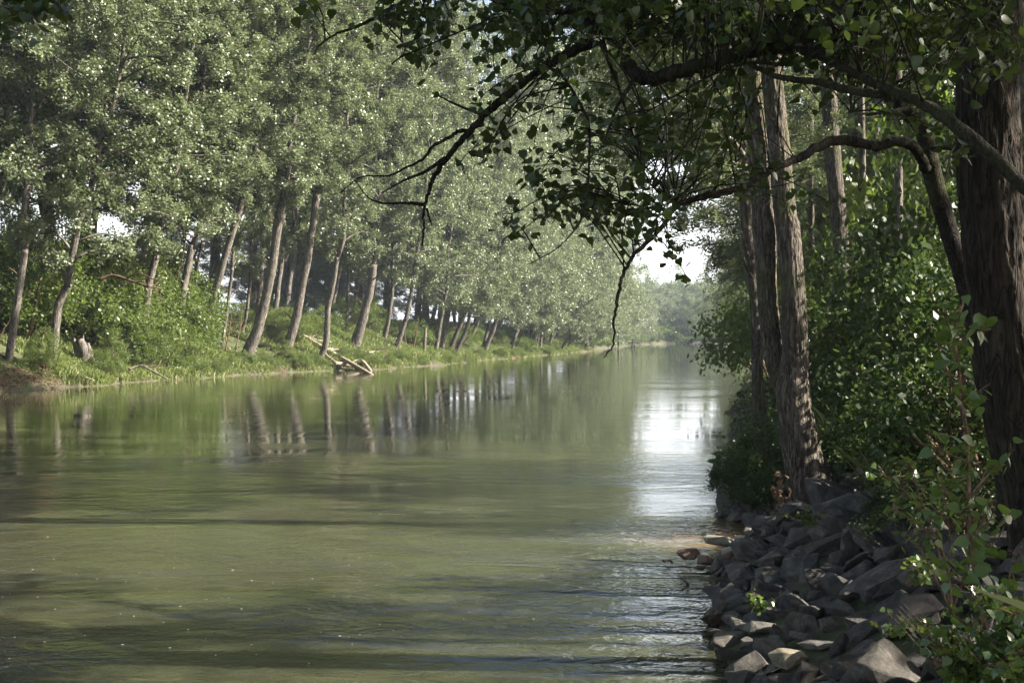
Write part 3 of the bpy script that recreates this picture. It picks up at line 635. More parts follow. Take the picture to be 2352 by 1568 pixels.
# ------------------------------------------------------------------ right bank: the big trunks
def near_tree(name, label, stems, D, matl, seed, seg=90, ridge=.012, nlen=220, crown=None, limbs=(), cat='tree'):
    """stems: lists of (px, py, width px) from the foot upwards"""
    x0, y0, _ = stems[0][0]; base = at(x0, y0, D); root = empty(name, base, label, cat)
    B = Bag()
    for s_i, st in enumerate(stems):
        A = np.array([[*(at(px, py, D+(.25 if s_i else 0))-base), w/2/F*D] for px, py, w in st])
        if s_i == 0: A = np.vstack([[*(A[0, :3]-[0, 0, .5]), A[0, 3]*1.25], A])
        S = smooth_path(A, nlen)
        B.add(*tube(S[:, :3], S[:, 3], seg, .10, ridge, 26, seed+s_i))
    link('trunk', B.mesh('trunk', matl, True), root)
    for (pts, r0, r1) in limbs:
        sp = smooth_path(np.array(pts)-base, len(pts)*6); link('branch', mesh('branch', *tube(sp, np.linspace(r0, r1, len(sp)), 8, .15, seed=seed), matl, smooth=True), root)
    if crown:
        for pr, top, dr, sc in crown: crown_at(root, pr, tuple(np.array(top)-base), dr, sc, np.random.default_rng(seed))
    return root
tw = near_tree('twin_trunk_tree', 'large poplar forking low into two furrowed stems, standing above the rocks at the water', [
    [(1868, 1135, 112), (1845, 1060, 90), (1828, 960, 80), (1820, 880, 74), (1826, 811, 60), (1823, 674, 50), (1811, 537, 50), (1802, 480, 46), (1789, 342, 47), (1775, 205, 45), (1765, 60, 42), (1757, -80, 40), (1745, -300, 34)],
    [(1822, 940, 50), (1796, 870, 48), (1777, 811, 46), (1762, 674, 44), (1757, 537, 50), (1751, 480, 48), (1740, 342, 44), (1729, 205, 38), (1722, 60, 34), (1716, -80, 32), (1700, -300, 28)]], 16.5, M_BARKN, 3,
    crown=[(LOWP[0], at(1735, 420, 18), (-.5, .5, 1), (.30, .26)), (LOWP[1], at(1722, 120, 17), (-.8, .2, 1), (.34, .28)), (POP[1], at(1745, -300, 16.5), (0, 0, 1), (.8, .7)), (POP[2], at(1700, -300, 16.5), (-.25, 0, 1), (.7, .7))])
near_tree('bank_poplar', 'slender sunlit poplar directly behind and left of the twin trunk', [
    [(1780, 1065, 42), (1760, 1010, 36), (1745, 948, 30), (1738, 811, 24), (1731, 674, 21), (1716, 537, 22), (1712, 480, 23), (1702, 342, 23), (1691, 205, 21), (1680, 60, 20), (1668, -200, 17)]], 22, M_BARKN, 8, seg=48, ridge=.009,
    crown=[(LOWP[1], at(1700, 420, 23), (-.5, .3, 1), (.36, .3)), (LOWP[0], at(1690, 200, 22), (-.9, .1, 1), (.4, .32)), (POP[3], at(1672, -160, 22), (-.15, 0, 1), (.75, .7))],
    limbs=[([at(1708, 420, 22), at(1690, 360, 21.8), at(1668, 300, 21.6), at(1648, 262, 21.4)], .05, .02), ([at(1722, 600, 22), at(1712, 570, 21.8), at(1703, 535, 21.7)], .04, .015),
           ([at(1728, 640, 22), at(1714, 612, 21.6), at(1706, 585, 21.4)], .03, .01)])
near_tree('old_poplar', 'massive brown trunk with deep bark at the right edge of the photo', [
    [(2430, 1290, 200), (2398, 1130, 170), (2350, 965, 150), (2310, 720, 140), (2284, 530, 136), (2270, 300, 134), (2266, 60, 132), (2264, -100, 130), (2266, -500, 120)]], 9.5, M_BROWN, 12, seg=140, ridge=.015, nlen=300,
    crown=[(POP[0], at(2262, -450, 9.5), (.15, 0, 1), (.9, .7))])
near_tree('wood_tree', 'sunlit pale trunk standing inside the right wood, right of the twin trunk', [
    [(1950, 850, 44), (1944, 760, 42), (1937, 640, 38), (1928, 520, 38), (1916, 400, 38), (1905, 250, 36), (1895, 60, 34), (1890, -200, 30)]], 30, M_BARKN, 15, seg=40, ridge=.01, crown=[(POP[2], at(1890, -200, 30), (0, 0, 1), (.9, .6))])
for i, (x_, y_, h_, lab) in enumerate([(7.5, 34, 3.3, 'leafy poplar leaning out over the water just beyond the slender sunlit one'), (9.4, 43, 3.6, 'second leafy poplar leaning over the water beyond the slender sunlit one')]):
    b = np.array([x_, y_, gh(x_, y_)]); tree('bank_tree', lab, 'tree', 'trees along the right bank beyond the twin trunk', b, [b, b+[-.2, 0, h_*.5], b+[-.9, -.2, h_]], (.2, .14), LOWP[i], (.5, .42), seed=700+i, lean=(-.35, 0, 1))
for i, (px, w_, D, lab) in enumerate([(1895, 12, 44, 'thin grey trunk in the right wood between the twin trunk and the sunlit pale trunk'), (1978, 18, 34, 'grey trunk right behind the sunlit pale trunk in the right wood'), (2062, 22, 27, 'straight shaded trunk in the middle of the right wood'), (2150, 17, 38, 'slim trunk deep in the right wood behind the leaning tree'), (1920, 9, 55, 'farthest thin trunk in the right wood'), (1862, 14, 36, 'dark thin trunk close behind the right side of the twin trunk'), (2348, 34, 24, 'grey trunk at the extreme right edge beyond the massive brown one'), (2010, 16, 40, 'slim shaded trunk deep in the right wood')]):
    near_tree('wood_tree', lab, [[(px+6, 830, w_*1.2), (px+2, 600, w_), (px, 300, w_*.9), (px-6, -100, w_*.8)]], D, M_BARK, 30+i, seg=20, ridge=.006, nlen=60, crown=[(POP[i % 4], at(px-6, -60, D), (0, 0, 1), (.8, .6))])
lean_limbs = []
LD = 10.2
def P_(pxs, D0, D1=None):
    D1 = D0 if D1 is None else D1; return [at(q[0], q[1], D0+(D1-D0)*i/max(1, len(pxs)-1)) for i, q in enumerate(pxs)]
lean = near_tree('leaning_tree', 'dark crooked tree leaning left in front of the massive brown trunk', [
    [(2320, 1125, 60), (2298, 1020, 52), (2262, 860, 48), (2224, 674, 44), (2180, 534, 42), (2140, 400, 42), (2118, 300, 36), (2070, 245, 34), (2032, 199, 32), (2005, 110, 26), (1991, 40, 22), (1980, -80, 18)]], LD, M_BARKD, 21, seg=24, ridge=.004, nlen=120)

# ------------------------------------------------------------------ the overhanging tree: its boughs, twigs and leaves
G0 = np.random.default_rng(77)
ov_base = np.array([3.35, 5.0, gh(3.35, 5.0)])
ov = empty('overhanging_tree', ov_base, 'dark tree spreading long bent boughs across the top of the photo', 'tree')
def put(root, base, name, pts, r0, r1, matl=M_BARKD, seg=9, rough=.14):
    sp = smooth_path(np.array(pts)-base, max(8, len(pts)*6)); u = np.linspace(0, 1, len(sp))
    sp[1:-1] += G0.normal(size=(len(sp)-2, 3))*r0*.10
    rad = r0*(1-u)+r1*u
    return link(name, mesh(name, *tube(sp, rad, seg, rough, seed=int(G0.integers(99)), freq=9), matl, smooth=True), root)
put(ov, ov_base, 'trunk', [ov_base-[0, 0, .5], ov_base+[0, 0, 1], ov_base+[.1, .1, 3], ov_base+[.0, .4, 6], ov_base+[-.2, .6, 9]], .24, .10, seg=16)
SKEL = []            # world points of boughs that bear twigs: (point, radius)
def bough(pts, r0, r1, bear=True, root=ov, base=ov_base):
    put(root, base, 'branch', pts, r0, r1)
    S = smooth_path(np.array(pts), len(pts)*8)
    if bear: SKEL.append(S)
rp = lambda w, D: w/2/F*D
bough([ov_base+[0, .05, 1.0], at(2500, 560, 5.2)]+P_([(2352, 425), (2210, 300), (2110, 235), (2030, 200), (1930, 150), (1860, 118), (1800, 92), (1740, 92)], 5.5, 6.6), rp(36, 5.5), rp(20, 6.6))
bough([ov_base+[.05, .2, 3.6], at(2300, -260, 5.8), at(2120, -90, 6.2), at(1960, 20, 6.4)]+P_([(1800, 96), (1700, 120), (1600, 152), (1530, 173), (1474, 180), (1423, 130), (1375, 86), (1337, 17), (1315, -60)], 6.6, 7.3), rp(52, 6.4), rp(26, 7.2))
bough(P_([(1372, 92), (1320, 116), (1252, 154), (1200, 192), (1149, 233), (1108, 270), (1074, 308), (1029, 360), (998, 404), (985, 438), (974, 476), (973, 520), (970, 565)], 7.2, 7.4), rp(25, 7.2), rp(4, 7.4), False)
bough(P_([(1074, 302), (1055, 302), (1029, 318), (995, 336), (971, 366), (930, 387), (892, 404), (830, 407), (779, 445)], 7.3, 7.2), rp(11, 7.3), rp(2, 7.3), False)
bough(P_([(1022, 363), (978, 394), (930, 414), (878, 443)], 7.3, 7.0), rp(10, 7.3), rp(3, 7.3), False)
bough(P_([(972, 470), (945, 467), (916, 467), (875, 466), (844, 452), (817, 414)], 7.4, 7.3), rp(9, 7.3), rp(2, 7.3), False)
bough(P_([(980, 478), (986, 500), (992, 518)], 7.4, 7.4), rp(6, 7.3), rp(3, 7.3), False)
bough(P_([(1108, 264), (1080, 254), (1046, 240), (993, 214)], 7.3, 7.2), rp(8, 7.3), rp(3, 7.3), False)
bough(P_([(1340, 22), (1286, 29), (1217, 27), (1166, 14), (1080, -20)], 7.2, 7.0), rp(16, 7.3), rp(8, 7.3))
bough(P_([(1080, -30), (980, -10), (909, 14), (858, 45), (806, 68), (772, 79), (738, 103), (722, 125)], 7.0, 6.8), rp(12, 7), rp(3, 7.))
bough(P_([(1279, 157), (1320, 219), (1351, 284), (1353, 377), (1347, 462), (1335, 505), (1311, 539), (1270, 577), (1215, 607)], 7.0, 6.9), rp(8, 7), rp(2, 7.))
bough(P_([(1230, 0), (1240, 70), (1262, 130), (1275, 155)], 7.0, 7.0), rp(7, 7), rp(5, 7.))
bough(P_([(1460, 178), (1436, 215), (1410, 260), (1390, 320)], 6.9, 6.7), rp(12, 7), rp(5, 7.))
bough(P_([(1800, 150), (1720, 145), (1640, 170), (1560, 215), (1480, 262)], 6.3, 6.3), rp(10, 6.5), rp(3, 6.5))
bough(P_([(2050, 222), (1960, 210), (1880, 190), (1790, 178), (1720, 148)], 6.0, 6.4), rp(20, 6.), rp(12, 6.4))
bough(P_([(1380, 100), (1420, 200), (1450, 300), (1470, 370), (1500, 430), (1560, 470)], 6.8, 7.6), rp(8, 7), rp(4, 7.))
bough(P_([(900, -60), (880, 40), (930, 110), (900, 150)], 6.6, 6.6), rp(5, 7), rp(3, 7.))
bough(P_([(60, -120), (50, -40), (40, 10)], 5.4, 5.4), rp(8, 5.4), rp(4, 5.4)) 
bough([ov_base+[0, .4, 5.5], [1., 5.6, 5.6], [-1., 5.7, 5.2], at(200, -250, 5.4), at(60, -60, 5.4), at(20, 5, 5.4)], .06, .01)
# boughs of the dark leaning tree
def lbough(pts, r0, r1, bear=True): bough(pts, r0, r1, bear, lean, np.array(lean.location))
lbough(P_([(2128, 390), (2105, 345), (2063, 324), (2015, 336), (1974, 329), (1933, 322), (1882, 336), (1837, 363), (1786, 383), (1751, 401), (1710, 428), (1666, 442), (1614, 452), (1563, 469), (1546, 483), (1520, 525), (1476, 566), (1434, 621), (1421, 676), (1410, 727), (1410, 789), (1387, 820)], 10.1, 7.4), rp(27, 10), rp(3, 7.6))
lbough(P_([(2080, 250), (2000, 262), (1950, 258)], 10.1, 9), rp(9, 10), rp(4, 9))
lbough(P_([(1546, 483), (1500, 478), (1450, 470), (1400, 452)], 7.6, 7.2), rp(6, 8), rp(2, 8))
lbough(P_([(2125, 340), (2190, 345), (2230, 380)], 10.1, 9), rp(12, 8), rp(6, 8))
LSK = len(SKEL)
SK = np.vstack(SKEL)
# where foliage hangs: (polygon centre px, py, spread px, spread py, depth, spread depth, twigs, leaves per twig)
FOL = [(1560, 30, 330, 65, 6.6, .5, 250), (2050, 30, 200, 75, 6.4, .6, 190), (1320, 320, 150, 110, 6.9, .5, 48), (1480, 310, 140, 110, 6.9, .6, 38), (1250, 150, 170, 100, 6.9, .5, 40),
       (1180, 40, 150, 60, 6.9, .4, 50), (970, 70, 90, 60, 6.9, .4, 30), (930, 20, 60, 30, 6.8, .3, 18), (1640, 260, 150, 110, 7.2, .8, 50), (1290, 470, 100, 40, 7.0, .3, 26), (1420, 470, 90, 50, 7.2, .4, 26),
       (1480, 520, 60, 60, 7.6, .3, 14), (1850, 60, 230, 90, 6.4, .6, 110), (2080, 160, 160, 70, 6.6, .6, 50), (1720, -30, 500, 50, 6.5, .6, 200), (2160, 300, 90, 70, 7.6, .4, 14), (1800, 420, 120, 60, 8, .4, 12),
       (1560, 600, 50, 45, 7.8, .3, 5), (60, 15, 40, 22, 5.4, .15, 16), (705, 5, 18, 8, 6.8, .1, 4), (1180, 520, 30, 20, 6.9, .1, 5), (2280, 100, 80, 100, 6.4, .5, 40), (1100, 370, 40, 30, 7, .2, 6)]
TW = Bag(); LF = Bag(); P_all = []
for (cx, cy_, sx_, sy_, D, sD, nt_) in FOL:
    if cx > 1000 and D < 7.3: D += .45
    for _ in range(int(nt_*DENS)):
        q = at(cx+G0.normal()*sx_*.62, cy_+G0.normal()*sy_*.62, D+G0.normal()*sD)
        dd = np.linalg.norm(SK-q, axis=1); s = SK[int(np.argmin(dd+G0.random(len(dd))*.3))]
        if np.linalg.norm(s-q) > 1.2: s = q + (s-q)/np.linalg.norm(s-q)*1.0
        L = np.linalg.norm(q-s)
        mid = (s+q)/2 + G0.normal(size=3)*.08*max(L, .3) + np.array([0, 0, .10*L])
        tip = q + np.array([0, 0, -.06])
        sp = smooth_path([s, mid, q, tip+G0.normal(size=3)*.05], 9)
        TW.add(*tube(sp, np.linspace(.004+.002*L, .0014, 9), 4), tint=G0.random())
        nl = int(G0.integers(7, 15)); tt = .35+.65*G0.random(nl)
        pp = np.array([[np.interp(t_, np.linspace(0, 1, 9), sp[:, a]) for a in range(3)] for t_ in tt]) + G0.normal(size=(nl, 3))*.045
        P_all.append(pp)
P_all = np.vstack(P_all)
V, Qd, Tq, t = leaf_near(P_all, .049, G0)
link('bough_twigs', TW.mesh('twigs', M_BARKD), ov).location = -ov_base  # bare twigs only, many separate pieces; the leaves are their own mesh
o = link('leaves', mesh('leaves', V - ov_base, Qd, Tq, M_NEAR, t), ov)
# the shading crown of the same tree above the picture, and of its neighbours in the wood behind the camera
def wood(x, y, h, s, seed, label='leafy tree of the right bank wood', pr=None, r=.2, lean_=(0, 0), grp='trees of the right bank wood', sz=.7):
    b = np.array([x, y, gh(x, y)])
    tree('wood_tree', label, 'tree', grp, b, [b, b+[lean_[0]*.3, lean_[1]*.3, h*.5], b+[lean_[0], lean_[1], h]], (r, r*.7), pr if pr else WOODP[seed % 2], (s, sz), bark=M_BARKN, seed=600+seed)
crown_at(ov, WOODP[1], (-.2, .6, 6.0), (-.35, .15, 1), (1.0, .6), G0)
gw = np.random.default_rng(4)
k = 0
for (x, y) in [(8.0, -.8), (8.6, 8.3), (5.2, -2), (9.5, 5.5), (9, 0), (12.5, 10), (14, 21), (18, 38), (14.5, 40), (23, 45), (20, 52), (27, 58), (24, 66), (16, 4), (22, 20), (25, 34), (3, -6), (31, 70)]:
    k += 1
    wood(x, y, 4.2+gw.random()*2.5, .95+.3*gw.random(), k)

# understorey of the right wood
G_RS = 'bushes of the right bank undergrowth'
gq = np.random.default_rng(23)
for i, (px, D, s, sz) in enumerate([(1915, 24, .7, .8), (1960, 21, .8, .8), (2020, 24, 1.2, 1.3), (2090, 20, 1.1, 1.4), (2150, 17, 1.1, 1.4), (1990, 38, 1.7, 1.7), (2250, 21, 1.5, 1.8),
                                     (2340, 17, 1.3, 1.6), (2250, 33, 2., 2.), (2000, 44, 1.7, 1.7), (2120, 44, 2.2, 2.), (2330, 28, 1.8, 2.), (1990, 32, 1.0, 1.1), (2240, 13, .9, 1.2), (2120, 14, .6, .8), (2010, 17.5, .6, .7),
                                     (2330, 12, .9, 1.2), (1925, 19, .5, .6), (2190, 11, .5, .7), (2080, 12.5, .35, .5), (1820, 50, 1.6, 1.6), (1850, 27, .7, .7), (1950, 60, 1.2, 1.2), (1880, 46, .6, .7), (1790, 75, .9, .9), (1785, 100, 1.2, 1.2)]):
    shrub(px, 0, D, s, ('big' if s > 1.4 else 'low' if s < .8 else 'leafy')+(' near' if D < 22 else ' deeper')+' dark bush', G_RS, SHRW if D < 30 else SHR, i, sz, 'bush')
for i, (px, D, s) in enumerate([(1715, 18.6, .42), (1745, 19.5, .5), (1700, 20, .32), (1768, 18, .42), (1800, 19.5, .55), (1785, 17.2, .3), (1730, 17.5, .25)]):
    shrub(px, 0, D, s, ['small leaved bush at the water left of the twin trunk', 'bush growing round the foot of the slender sunlit poplar'][i % 2], 'bushes at the foot of the twin trunk', [SHRW[1]], i, 1.1, 'bush')
def right_band(d0, d1, ya, yb, thr=None, off=0):
    def f(g, n):
        Y = ya+(yb-ya)*g.random(n)**1.4; d = d0+(d1-d0)*g.random(n); X = xr(Y)+d
        if thr is not None:
            k_ = fbm(np.stack([X, Y, X*0], 1), .5, 3, off) > thr; X, Y = X[k_], Y[k_]
        return np.stack([X, Y], 1)
    return f
scatter_leaves('undergrowth', 'low leafy weeds and nettles on the floor of the right wood', 90000, right_band(.05, 12, 16.8, 90, -.5), .075, M_WOOD, 6, .7)
scatter_leaves('tall_grass', 'tufts of tall grass among the weeds right of the twin trunk', 16000, right_band(1.6, 5.5, 13, 28, .0, 7), .55, M_GRASS, 7, 0, True)

# ------------------------------------------------------------------ rocks
def rock_mesh(seed, sx_, sy_, sz_, matl, sub=2, flat=False):
    g = np.random.default_rng(seed)
    bm = bmesh.new(); n_ = 13
    pts = unit(g.normal(size=(n_, 3)))*(.78+.3*g.random((n_, 1)))
    pts = np.clip(pts*1.25, -.86, .86) + g.normal(size=(n_, 3))*.05
    for q in pts: bm.verts.new((q[0]*sx_, q[1]*sy_, q[2]*sz_))
    bmesh.ops.convex_hull(bm, input=bm.verts)
    for v in [v for v in bm.verts if not v.link_faces]: bm.verts.remove(v)
    bmesh.ops.dissolve_limit(bm, angle_limit=R(14), verts=bm.verts, edges=bm.edges)
    r = min(sx_, sy_, sz_)
    bmesh.ops.bevel(bm, geom=bm.edges[:], offset=r*.06, segments=2, profile=.55, affect='EDGES', clamp_overlap=True)
    bmesh.ops.triangulate(bm, faces=bm.faces)
    for _ in range(sub):
        ed = [e for e in bm.edges if e.calc_length() > r*.22]
        if ed: bmesh.ops.subdivide_edges(bm, edges=ed, cuts=1)
        bmesh.ops.triangulate(bm, faces=[f for f in bm.faces if len(f.verts) > 3])
    bm.normal_update()
    P = np.array([v.co for v in bm.verts]); Nn = np.array([v.normal for v in bm.verts])
    dsp = fbm(P+seed*1.37, 1.1/r*.9, 4)*r*.06
    P = P + Nn*dsp[:, None]
    for v, q in zip(bm.verts, P): v.co = q
    me = bpy.data.meshes.new('rock'); bm.to_mesh(me); bm.free(); me.materials.append(matl)
    me.polygons.foreach_set('use_smooth', np.zeros(len(me.polygons), bool))
    return me
def proj(p): return CX+p[0]/p[1]*F, CY-(p[2]-EYE)/p[1]*F
RK = [rock_mesh(900+i, *(np.array([1, .8, .62])*(1+.25*np.random.default_rng(i).normal(size=3)).clip(.6, 1.5)), M_ROCK) for i in range(16)]
gk = np.random.default_rng(31)
placed = []
def place_rock(p, r, seed, label, matl=None, rot=None, sc=(1, 1, 1), group='grey rocks of the bank', name='rock'):
    me = RK[seed % len(RK)] if matl is None else rock_mesh(2000+seed, 1, .8, .62, matl)
    o = link(name, me, None, tuple(p), rot if rot is not None else (gk.normal()*.35, gk.normal()*.35, gk.random()*6.28), (r*sc[0], r*sc[1], r*sc[2]))
    tag(o, label, 'rock', group); placed.append((p[0], p[1], r)); return o
# stones one can pick out
def named(px, py, wpx, label, matl=None, sc=(1, 1, 1), D=None, rot=None, seed=0):
    b = hit(px, py) if D is None else at(px, py, D)
    r = wpx/2/F*b[1]; r *= 1.25 if px < 1725 else 1; return place_rock(b+[0, 0, r*(.3 if px < 1725 and py < 1300 else .1)], r, seed, label, matl, rot, sc)
wl = lambda px, py: EYE*F/(py-CY)
named(1655, 1252, 66, 'pale flat topped stone at the tip of the rock spit beside the water', M_ROCKP, (1, .8, .55), wl(1655, 1262), (0, .1, .1), 1)
named(1703, 1244, 44, 'small pale stone just right of the flat topped one', M_ROCKP, (1, .8, .6), wl(1700, 1256), (0, .1, .9), 2)
named(1700, 1268, 80, 'long pale slab slanting down to the water behind the spit', M_ROCKP, (1.1, .7, .35), wl(1695, 1285), (0, -.35, .3), 3)
named(1582, 1284, 60, 'wet brown rounded stone standing in the water, topmost of the brown ones', M_ROCKB, (1, .8, .6), wl(1585, 1295), (0, 0, .2), 4)
named(1622, 1296, 52, 'wet brown stone in the shallows between the brown rounded stone and the pile', M_ROCKB, (1, .9, .8), wl(1622, 1305), None, 5)
named(1604, 1306, 30, 'small wet brown stone in front of the other brown ones', M_ROCKB, (1, 1, .6), wl(1604, 1312), None, 6)
named(1533, 1294, 26, 'small dark wet stone farthest out in the water', M_ROCKB, (1, .8, .4), wl(1533, 1296), None, 7)
named(1577, 1340, 22, 'small reddish stone barely breaking the water', M_ROCKB, (1, .8, .4), wl(1577, 1342), None, 8)
named(1646, 1352, 26, 'little reddish stone at the foot of the pile, at the water', M_ROCKB, (1, .8, .7), wl(1646, 1358), None, 9)
named(1672, 1288, 46, 'brownish upright stone leaning on the pale slab', M_ROCKB, (.7, .8, .9), wl(1672, 1305), None, 10)
named(1930, 1180, 210, 'huge dark boulder topping the pile at the foot of the twin trunk', None, (1, .8, .75), 14.2, (.1, .25, .4), 11)
named(2010, 1330, 170, 'long thin slab lying slanted in the middle of the dark pile', None, (1.1, .6, .22), 9.6, (.1, -.42, .1), 12)
named(2145, 1330, 150, 'boulder with a dappled sunlit top left of the tall sapling', None, (1, .8, .6), 8.3, (.1, .1, .5), 13)
named(1815, 1520, 110, 'rough sunlit pale grey boulder low in the pile near the bottom edge', M_ROCKP, (1, .8, .65), 9.0, (.2, .1, .8), 14)
named(1925, 1490, 110, 'sharp edged boulder with sunlit crest beside the rough pale one', None, (1.1, .7, .7), 8.9, (.1, -.5, .2), 15)
named(2080, 1420, 200, 'big flat faced block in the lower right of the pile', None, (1, .7, .5), 8.2, (.15, -.3, .3), 16)
cand = []
for _ in range(14000):
    Y = 6.3+11.5*gk.random()**.9; X = xr(Y)-.35+4.2*gk.random()
    d = X-xr(Y)
    if (Y > 15.5 and d > 1.6) or d < -.02: continue
    cand.append((X, Y, d))
nr = 0
RLM = [(1690, 1262, 'the long pale slab'), (1600, 1295, 'the wet brown stones'), (1930, 1180, 'the huge dark boulder'), (2010, 1330, 'the slanted thin slab'), (2145, 1330, 'the dappled boulder'), (1815, 1520, 'the rough pale boulder'),
       (1925, 1490, 'the sharp edged boulder'), (2080, 1420, 'the big flat faced block'), (2270, 1480, 'the sapling foot'), (1745, 1410, 'the tiny green weed'), (1760, 1190, 'the bush at the water'), (1670, 1380, 'the little reddish stone'), (1700, 1540, 'the lowest waterline')]
for X, Y, d in cand:
    big = np.clip((d-.3)/1.6, 0, 1)
    r = (.15+.14*big)*(.65+.85*gk.random()**1.6)
    if d < .15: r = min(r, .15)
    if any((X-a)**2+(Y-b)**2 < (.64*(r+c))**2 for a, b, c in placed): continue
    z = gh(X, Y)+r*.28
    px, py = proj((X, Y, z))
    if px < 1725 and 1225 < py < 1305: continue
    if px > 2400 or py > 1640 or px < 1400: continue
    lk = min(RLM, key=lambda a: math.hypot(a[0]-px, a[1]-py)); ax_, ay_ = px-lk[0], py-lk[1]
    zn = (('left of ' if ax_ < 0 else 'right of ') if abs(ax_) > abs(ay_) else ('above ' if ay_ < 0 else 'below '))+lk[2]
    szw = 'small' if r < .15 else ('middling' if r < .22 else 'large')
    tall = gk.random(); shp = 'flat' if tall < .33 else ('angular' if tall < .7 else 'blocky')
    sc_ = {'flat': (1.15, 1, .6), 'angular': (1.1, .85, 1.0), 'blocky': (1, 1, 1.1)}[shp]
    place_rock(np.array([X, Y, z]), r, nr, f'{szw} {shp} grey rock {zn}', None, None, sc_); nr += 1
print('rocks', nr)

# ------------------------------------------------------------------ foreground plants
def plant(name, label, cat, base, stems, leafsz, nleaf, matl, seed, spread=.05, group=None, stemr=.006, stemmat=M_TWIG, lo=.25, droop=.3, side=0, far=False):
    """stems: lists of world points; leaves sit on short side shoots along each stem"""
    g = np.random.default_rng(seed); base = np.array(base); root = empty(name, base, label, cat, group)
    P = []; B = Bag()
    for st, r0 in stems:
        S = smooth_path(np.array(st)-base, max(10, len(st)*6)); u = np.linspace(0, 1, len(S))
        link('stem', mesh('stem', *tube(S, np.linspace(r0, r0*.35, len(S)), 6, .1), stemmat, smooth=True), root)
        L = np.linalg.norm(np.diff(S, axis=0), axis=1).sum()
        for _ in range(int(nleaf*L)):
            t_ = lo+(1-lo)*g.random()
            q = np.array([np.interp(t_, u, S[:, a]) for a in range(3)])
            tip = q + unit(g.normal(size=3)*np.array([1, 1, .6])+np.array([0, 0, .3]))*spread*(.4+g.random())
            B.add(*tube(np.array([q, (q+tip)/2+[0, 0, .01], tip]), [.0022, .0018, .0012], 4))
            for _k in range(1+side): P.append(tip+g.normal(size=3)*leafsz*(.25 if _k == 0 else .7))
    P = np.array(P)
    if far: V, Qd, t = leaf_far(P, leafsz, g); Tq = None
    else: V, Qd, Tq, t = leaf_near(P, leafsz, g, .35, droop)
    link('side_shoots', B.mesh('shoots', stemmat), root); link('leaves', mesh('leaves', V, Qd, Tq, matl, t), root)  # first mesh holds only the leafless shoots, second the leaves
    return root
M_SAP = leaf_mat('sapling_leaf', [(.045, .085, .018), (.065, .115, .026), (.09, .14, .038), (.16, .18, .035)], rough=.3, trans=.3, tcol=(.18, .28, .03), spec=.9)
D = 5.0
b = at(2280, 1600, D)
plant('poplar_sapling', 'tall young poplar sapling with big glossy leaves rising in front of the dark trunks', 'sapling', b, [
    (P_([(2280, 1600), (2277, 1517), (2266, 1458), (2251, 1365), (2236, 1291), (2228, 1216), (2225, 1087), (2224, 1030), (2210, 914), (2197, 811), (2193, 760), (2217, 681)], 5, 5), .0125),
    (P_([(2284, 1500), (2284, 1439), (2310, 1350), (2347, 1254)], 5, 4.9), .008), (P_([(2268, 1470), (2240, 1372), (2205, 1330), (2173, 1283)], 5, 5.1), .007),
    (P_([(2226, 1140), (2270, 1090), (2330, 1030)], 5, 5), .006), (P_([(2225, 1060), (2180, 1040), (2150, 1000)], 5, 5), .005), (P_([(2212, 930), (2245, 900), (2275, 880)], 5, 5), .004),
    (P_([(2205, 870), (2170, 850), (2150, 820)], 5, 5), .004), (P_([(2196, 790), (2240, 760), (2265, 745)], 5, 5), .004), (P_([(2193, 760), (2172, 730), (2160, 715)], 5, 5), .004),
    (P_([(2228, 1200), (2190, 1160), (2165, 1110)], 5, 5), .005), (P_([(2236, 1291), (2290, 1240), (2320, 1180)], 5, 5), .005), (P_([(2260, 1420), (2300, 1400), (2330, 1330)], 5, 5), .005), (P_([(2230, 1230), (2270, 1200), (2290, 1150)], 5, 4.9), .004)],
    .052, 44, M_SAP, 1, .05)
b = at(2180, 1400, 6)
plant('leafy_sprout', 'bushy bright green sprout of thin reddish stems left of the tall sapling', 'sapling', b, [
    (P_([(2190, 1420), (2175, 1300), (2130, 1190), (2060, 1110), (2030, 1090)], 6, 6.2), .006), (P_([(2180, 1380), (2150, 1240), (2110, 1130), (2095, 1060)], 6, 6.1), .006),
    (P_([(2185, 1400), (2120, 1270), (2080, 1235)], 6, 6), .005), (P_([(2180, 1350), (2180, 1200), (2150, 1090)], 6, 6), .005), (P_([(2150, 1240), (2090, 1190), (2050, 1170)], 6, 6), .004),
    (P_([(2190, 1400), (2230, 1280), (2260, 1180)], 6, 6), .005)], .038, 55, M_SAP, 2, .07)
for i, (px, py, D, lab) in enumerate([(2300, 1560, 4.6, 'leafy weed at the bottom right corner below the sapling'), (2230, 1545, 5.0, 'leafy weed left of the sapling foot at the bottom edge'), (2150, 1470, 6.5, 'small weed growing between rocks left of the sapling foot'), (2345, 1480, 4.6, 'weed at the right edge beside the thin side stems'),
                                      (1745, 1410, 10., 'tiny green weed between the grey rocks above the water'), (1855, 1210, 12.3, 'little green weed among the upper rocks'), (2120, 1345, 7.6, 'thin green weed in front of the dappled boulder')]):
    b = at(px, py+60*(D < 7), D); g = np.random.default_rng(i+50); s = .22 if D < 7 else .12
    st = [([b, b+[g.normal()*.25*s, 0, s*.5], b+[g.normal()*s*.8, g.normal()*s*.4, s*(.8+.5*g.random())]], .003) for _ in range(9 if D < 7 else 4)]
    plant('weed', lab, 'weed', b, st, .034, 130, M_SAP, i+9, .04)
b = at(1648, 1072, 24)
plant('water_weed', 'small bright green plant poking out of the river alone', 'plant', [b[0], b[1], 0], [([[b[0], b[1], -.1], [b[0]+.02, b[1], .12], [b[0]+.05, b[1], .25]], .008), ([[b[0], b[1], -.1], [b[0]-.05, b[1], .2]], .006)], .11, 50, M_SAP, 70, .05)
b = at(1795, 1180, 16)
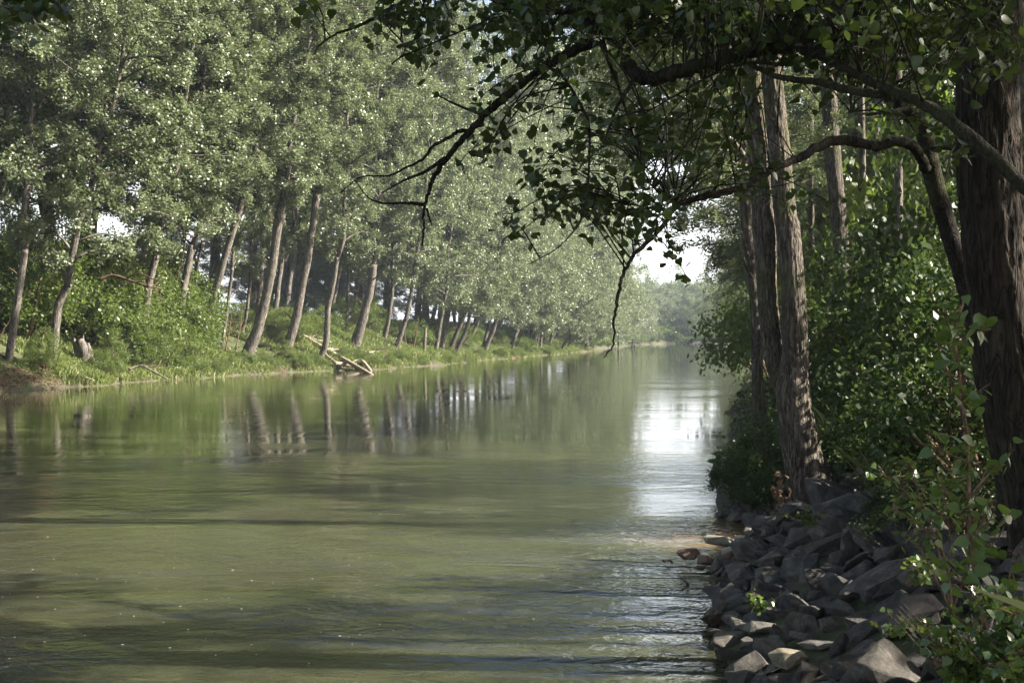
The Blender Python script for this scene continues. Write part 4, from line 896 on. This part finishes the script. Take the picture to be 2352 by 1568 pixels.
plant('dry_leaves', 'hanging bunch of dry brown leaves left of the twin trunk foot', 'plant', b, [([b, at(1792, 1140, 16), at(1788, 1085, 16)], .008)], .09, 60, M_DRY, 71, .08, droop=1.5)
g = np.random.default_rng(8)
for i in range(5):
    b = at(2125+i*14, 1500, 6); stick('dry_twig', 'thin dry stalk among rocks left of the sapling', 'twig', [([b, b+[-.06, 0, .07], b+[-.14-.02*i, 0, .16+.02*i]], .003, .0015)], M_DEAD, 'dry stalks among the rocks', seg=5)
b = at(2352, 1396, 2.4)
bl = Bag(); S = smooth_path([at(2420, 1430, 2.4)-b, at(2352, 1392, 2.4)-b, at(2290, 1370, 2.4)-b, at(2240, 1352, 2.4)-b], 10); w_ = np.linspace(.010, .001, 10)[:, None]
nrm = np.array([[.2, .1, 1.]])*w_
Vb = np.vstack([S-nrm, S+nrm]); Qb = [[i, i+1, i+11, i+10] for i in range(9)]
o = link('grass_blade', mesh('grass_blade', Vb, Qb, None, M_GRASS, np.full(20, .9)), None, tuple(b)); tag(o, 'single yellow green grass blade reaching in from the right edge', 'grass blade')
b = at(1690, 905, wl(0, 905))
stick('drift_branch', 'dark snag breaking the water left of the slender sunlit poplar', 'dead branch', [([np.array([b[0], b[1], -.1]), np.array([b[0]+.3, b[1], .1]), np.array([b[0]+1.2, b[1], .15])], .1, .07)], M_BARKD)

# ------------------------------------------------------------------ tell look-alikes apart by their order in the picture
by = {}
for o in SC.objects:
    if o.parent is None and o.get('category') and o.get('group'): by.setdefault((o['group'], o['label']), []).append(o)
ORD = ['leftmost', 'second', 'third', 'fourth', 'fifth', 'sixth', 'seventh', 'eighth', 'ninth', 'tenth', 'eleventh', 'twelfth', 'thirteenth', 'fourteenth', 'fifteenth', 'sixteenth', 'seventeenth', 'eighteenth', 'nineteenth', 'twentieth']
NUM = ['', '', 'two', 'three', 'four', 'five', 'six', 'seven', 'eight', 'nine', 'ten', 'eleven', 'twelve', 'thirteen', 'fourteen', 'fifteen', 'sixteen', 'seventeen', 'eighteen', 'nineteen', 'twenty']
for (g_, l_), os_ in by.items():
    k_ = len(os_)
    if 2 <= k_ <= 20:
        os_.sort(key=lambda o: o.location.x/max(.1, o.location.y))
        for i, o in enumerate(os_):
            o['label'] = l_.replace('the dangling bough tip', 'the bough tip')+', '+('leftmost' if i == 0 else 'rightmost' if i == k_-1 else ORD[i]+' from left')+' of '+NUM[k_]

# ------------------------------------------------------------------ haze
m = bpy.data.materials.new('river_haze'); m.use_nodes = True; n = m.node_tree
n.nodes.remove(n.nodes['Principled BSDF'])
pv = N(n, 'ShaderNodeVolumePrincipled'); pv.inputs['Density'].default_value = .00034; pv.inputs['Color'].default_value = (.72, .83, 1, 1); pv.inputs['Anisotropy'].default_value = .0
n.links.new(pv.outputs[0], n.nodes['Material Output'].inputs['Volume'])
x0, x1, y0, y1, z0, z1 = -2100, 2100, -100, 3100, -4, 42
Vh = [(x, y, z) for z in (z0, z1) for x, y in ((x0, y0), (x1, y0), (x1, y1), (x0, y1))]
o = link('haze', mesh('haze', Vh, [[0, 3, 2, 1], [4, 5, 6, 7], [0, 1, 5, 4], [1, 2, 6, 5], [2, 3, 7, 6], [3, 0, 4, 7]], None, m)); tag(o, 'pale haze over the river', None, None, 'stuff')
